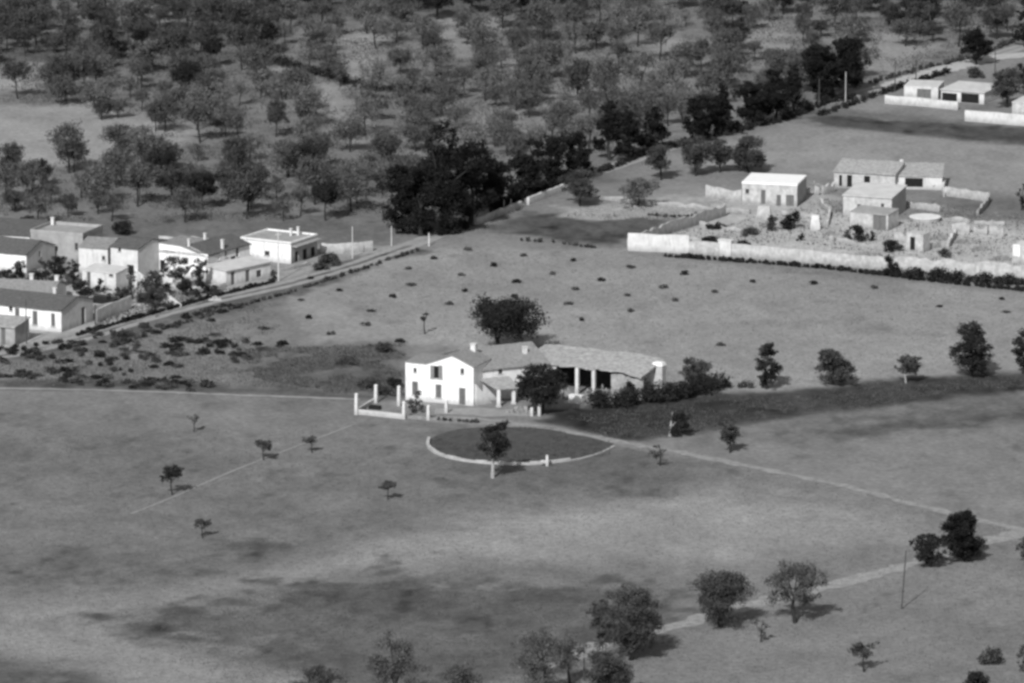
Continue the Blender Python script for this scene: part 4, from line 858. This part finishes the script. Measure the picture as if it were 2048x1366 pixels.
for pts, h_, lb in [([(1310,474),(1360,480),(1420,484)], .6, 'low rough wall stub just inside the left end of the compound'), ([(1640,410),(1660,430),(1655,452)], 1.0, 'rough dividing wall between the two stone houses'),
    ([(1400,452),(1460,462),(1520,466)], .7, 'low broken wall crossing the upper left of the yard'), ([(1660,482),(1720,494),(1775,506)], .8, 'low broken wall below the outhouse'),
    ([(1788,410),(1850,420),(1880,424)], 1.0, 'low wall running right from the light-roofed house'), ([(1600,388),(1640,392),(1668,384)], 1.4, 'pale wall joining the bright flat roof to the ruined shed'),
    ([(1560,430),(1600,434),(1640,440)], .8, 'low pale wall above the blackest bush'), ([(1880,440),(1940,446),(2010,452)], .7, 'low wall line right of the round cistern'),
    ([(1900,530),(1960,534),(2020,538)], .8, 'low rough inner wall near the right edge'), ([(1500,505),(1560,506),(1600,512)], .5, 'low stone edging inside the middle of the long wall'), ([(1890,372),(1885,384),(1888,394)], 1.3, 'short wall at the end of the long shed')]:
    wall_line('ruined_wall', lb, pts, h_, .4, M_stone_p(), .4, seg=.8, gap=.08)
for px, py, w_, h_, lb in [(1535,452,34,14,'rubble heap left of the blackest bush'),(1660,470,30,12,'rubble heap between the ragged wall stub and the outhouse bush'),(1830,470,50,12,'rubble heap below the round cistern'),(1900,505,60,14,'broad rubble heap in the right of the yard'),
    (1870,478,60,16,'rubble heap behind the broken pale walls'),
    (1930,486,50,14,'rubble heap in front of the broken pale walls'),
    (2000,520,46,12,'rubble heap left of the small white hut'),
    (1740,512,60,8,'low stone scatter behind the middle of the long wall'),
    (1960,500,40,12,'rubble heap under the broken pale wall'),(1700,398,30,14,'rubble heap behind the light-roofed house'),(1440,478,40,8,'low rubble scatter in the left of the yard'),(1630,372,40,10,'rubble on the ground behind the bright flat roof')]:
    rubble(lb, px, py, w_, h_, n=40)
# ------------------------------------------------------------------ top right yard
wall_line('boundary_wall', 'white yard wall at upper right, left piece', [(1770,207),(1840,212),(1916,220)], 1.6, .4, M_white2(), .05, seg=2)
wall_line('boundary_wall', 'white yard wall at upper right, right piece cut by the frame', [(1930,242),(1990,247),(2100,256)], 2.1, .4, M_white2(), .05, seg=2)
f = Frame((1882,202), (1968,209)); building('open_shed', 'low flat-roofed open shed in the upper right yard', 'shed', f, 9, [(0,2.2),(9,2.4)], 'v', wall=M_white2(), roof=M_flat(), over=.3, holes={'front': [(1884,186,1914,204,'dark'),(1922,187,1958,206,'dark')]})
f = Frame((1808,196), (1876,199)); building('yard_house', 'small pale house left of the open shed at upper right', 'house', f, 6, [(0,2.3),(6,2.5)], 'v', wall=M_white2(), roof=M_flat(), over=.05, holes={'front': [(1834,178,1862,192,'door')]})
T(2015,215,72,74,'mid','tree above the right piece of the upper yard wall', dens=1.2, crown0=.3); T(2052,196,60,74,'dark','dark tree cut by the right edge in the upper yard', dens=1.2, crown0=.2)
T(1950,155,50,20,'mid','low bush beside the pale lane at upper right', name='bush', cat='bush', shape='bush', crown0=.05)
f = Frame((2024,232), (2100,238)); building('yard_house', 'pale house at the right edge behind the upper yard wall', 'house', f, 6, [(0,2.6),(6,2.8)], 'v', wall=M_stone_p(), roof=M_flat(), over=.1)
# roadside wall
wall_line('roadside_wall', 'bright low wall beside the road below the dark pines', [(952,450),(1010,427),(1042,415)], 1.1, .5, M_stone_p(), .1)
wall_line('roadside_wall', 'upper bright length of low wall up to the round pine', [(1056,410),(1090,397),(1126,383)], 1.3, .5, M_white2(), .08)

# ------------------------------------------------------------------ poles
def pole(px, py, hpx, label, m_=None, r=.11, arm=True, lean=0, name='utility_pole'):
    s = scale_at(py); h = hpx/s/CP; c = G(px, py); t_ = thing(name, label, 'pole', c); m = MB(); m.tube(c-Vector((0,0,.2)), c+Vector((lean,0,h)), r, r*.7, 8); m.build('pole', m_ or M_pole(), t_)
    if arm:
        m = MB(); m.box(c+Vector((lean*.92,0,h*.92)), 1.0, .1, .1, .3); a_ = m.build('crossarm', m_ or M_pole(), t_)
        for dx in (-.42, 0, .42):
            m = MB(); m.tube(c+Vector((lean*.92+dx*math.cos(.3), dx*math.sin(.3), h*.92+.101)), c+Vector((lean*.92+dx*math.cos(.3), dx*math.sin(.3), h*.92+.25)), .04, .03, 6); m.build('insulator', M_polep(), a_)
    return t_
pole(1803,1218,118,'tall thin pole standing alone near the lower track', r=.1, lean=.5, arm=False)
pole(557,562,100,'pale pole before the flat white house by the road', M_polep(), r=.12)
pole(705,517,64,'pale pole right of the flat white house', M_polep(), r=.09, arm=False)
pole(783,492,40,'pale leaning post at the left foot of the dark pines', M_polep(), r=.09, arm=False)
pole(858,492,26,'short pale post at the road edge under the tallest pine', M_polep(), r=.15, arm=False, name='post')
pole(53,688,90,'dark pole in front of the long white house', M_pole(), r=.09, arm=False)
pole(1008,420,20,'left one of two short pale posts by the roadside wall', M_polep(), r=.1, arm=False, name='post')
pole(1022,420,22,'right one of two short pale posts by the roadside wall', M_polep(), r=.1, arm=False, name='post')
pole(1638,216,58,'pole standing against the last pines of the row', M_pole(), r=.13, arm=False)
pole(1691,204,60,'pale pole right of the last big pine', M_polep(), r=.09, arm=False)
pole(1790,184,62,'dark pole above the left end of the upper yard wall', M_pole(), r=.12)
pole(1832,160,40,'dark pole on the orchard side of the upper road', M_pole(), r=.12)
pole(1990,150,50,'dark pole beside the pale lane at upper right', M_pole(), r=.12, arm=False)
pole(1168,1362,46,'short dark post at the end of the lower track', M_pole(), r=.1, arm=False, name='post')
print('OBJECTS', len(bpy.data.objects))
for o in bpy.data.objects:
    if '_o' in o: del o['_o']
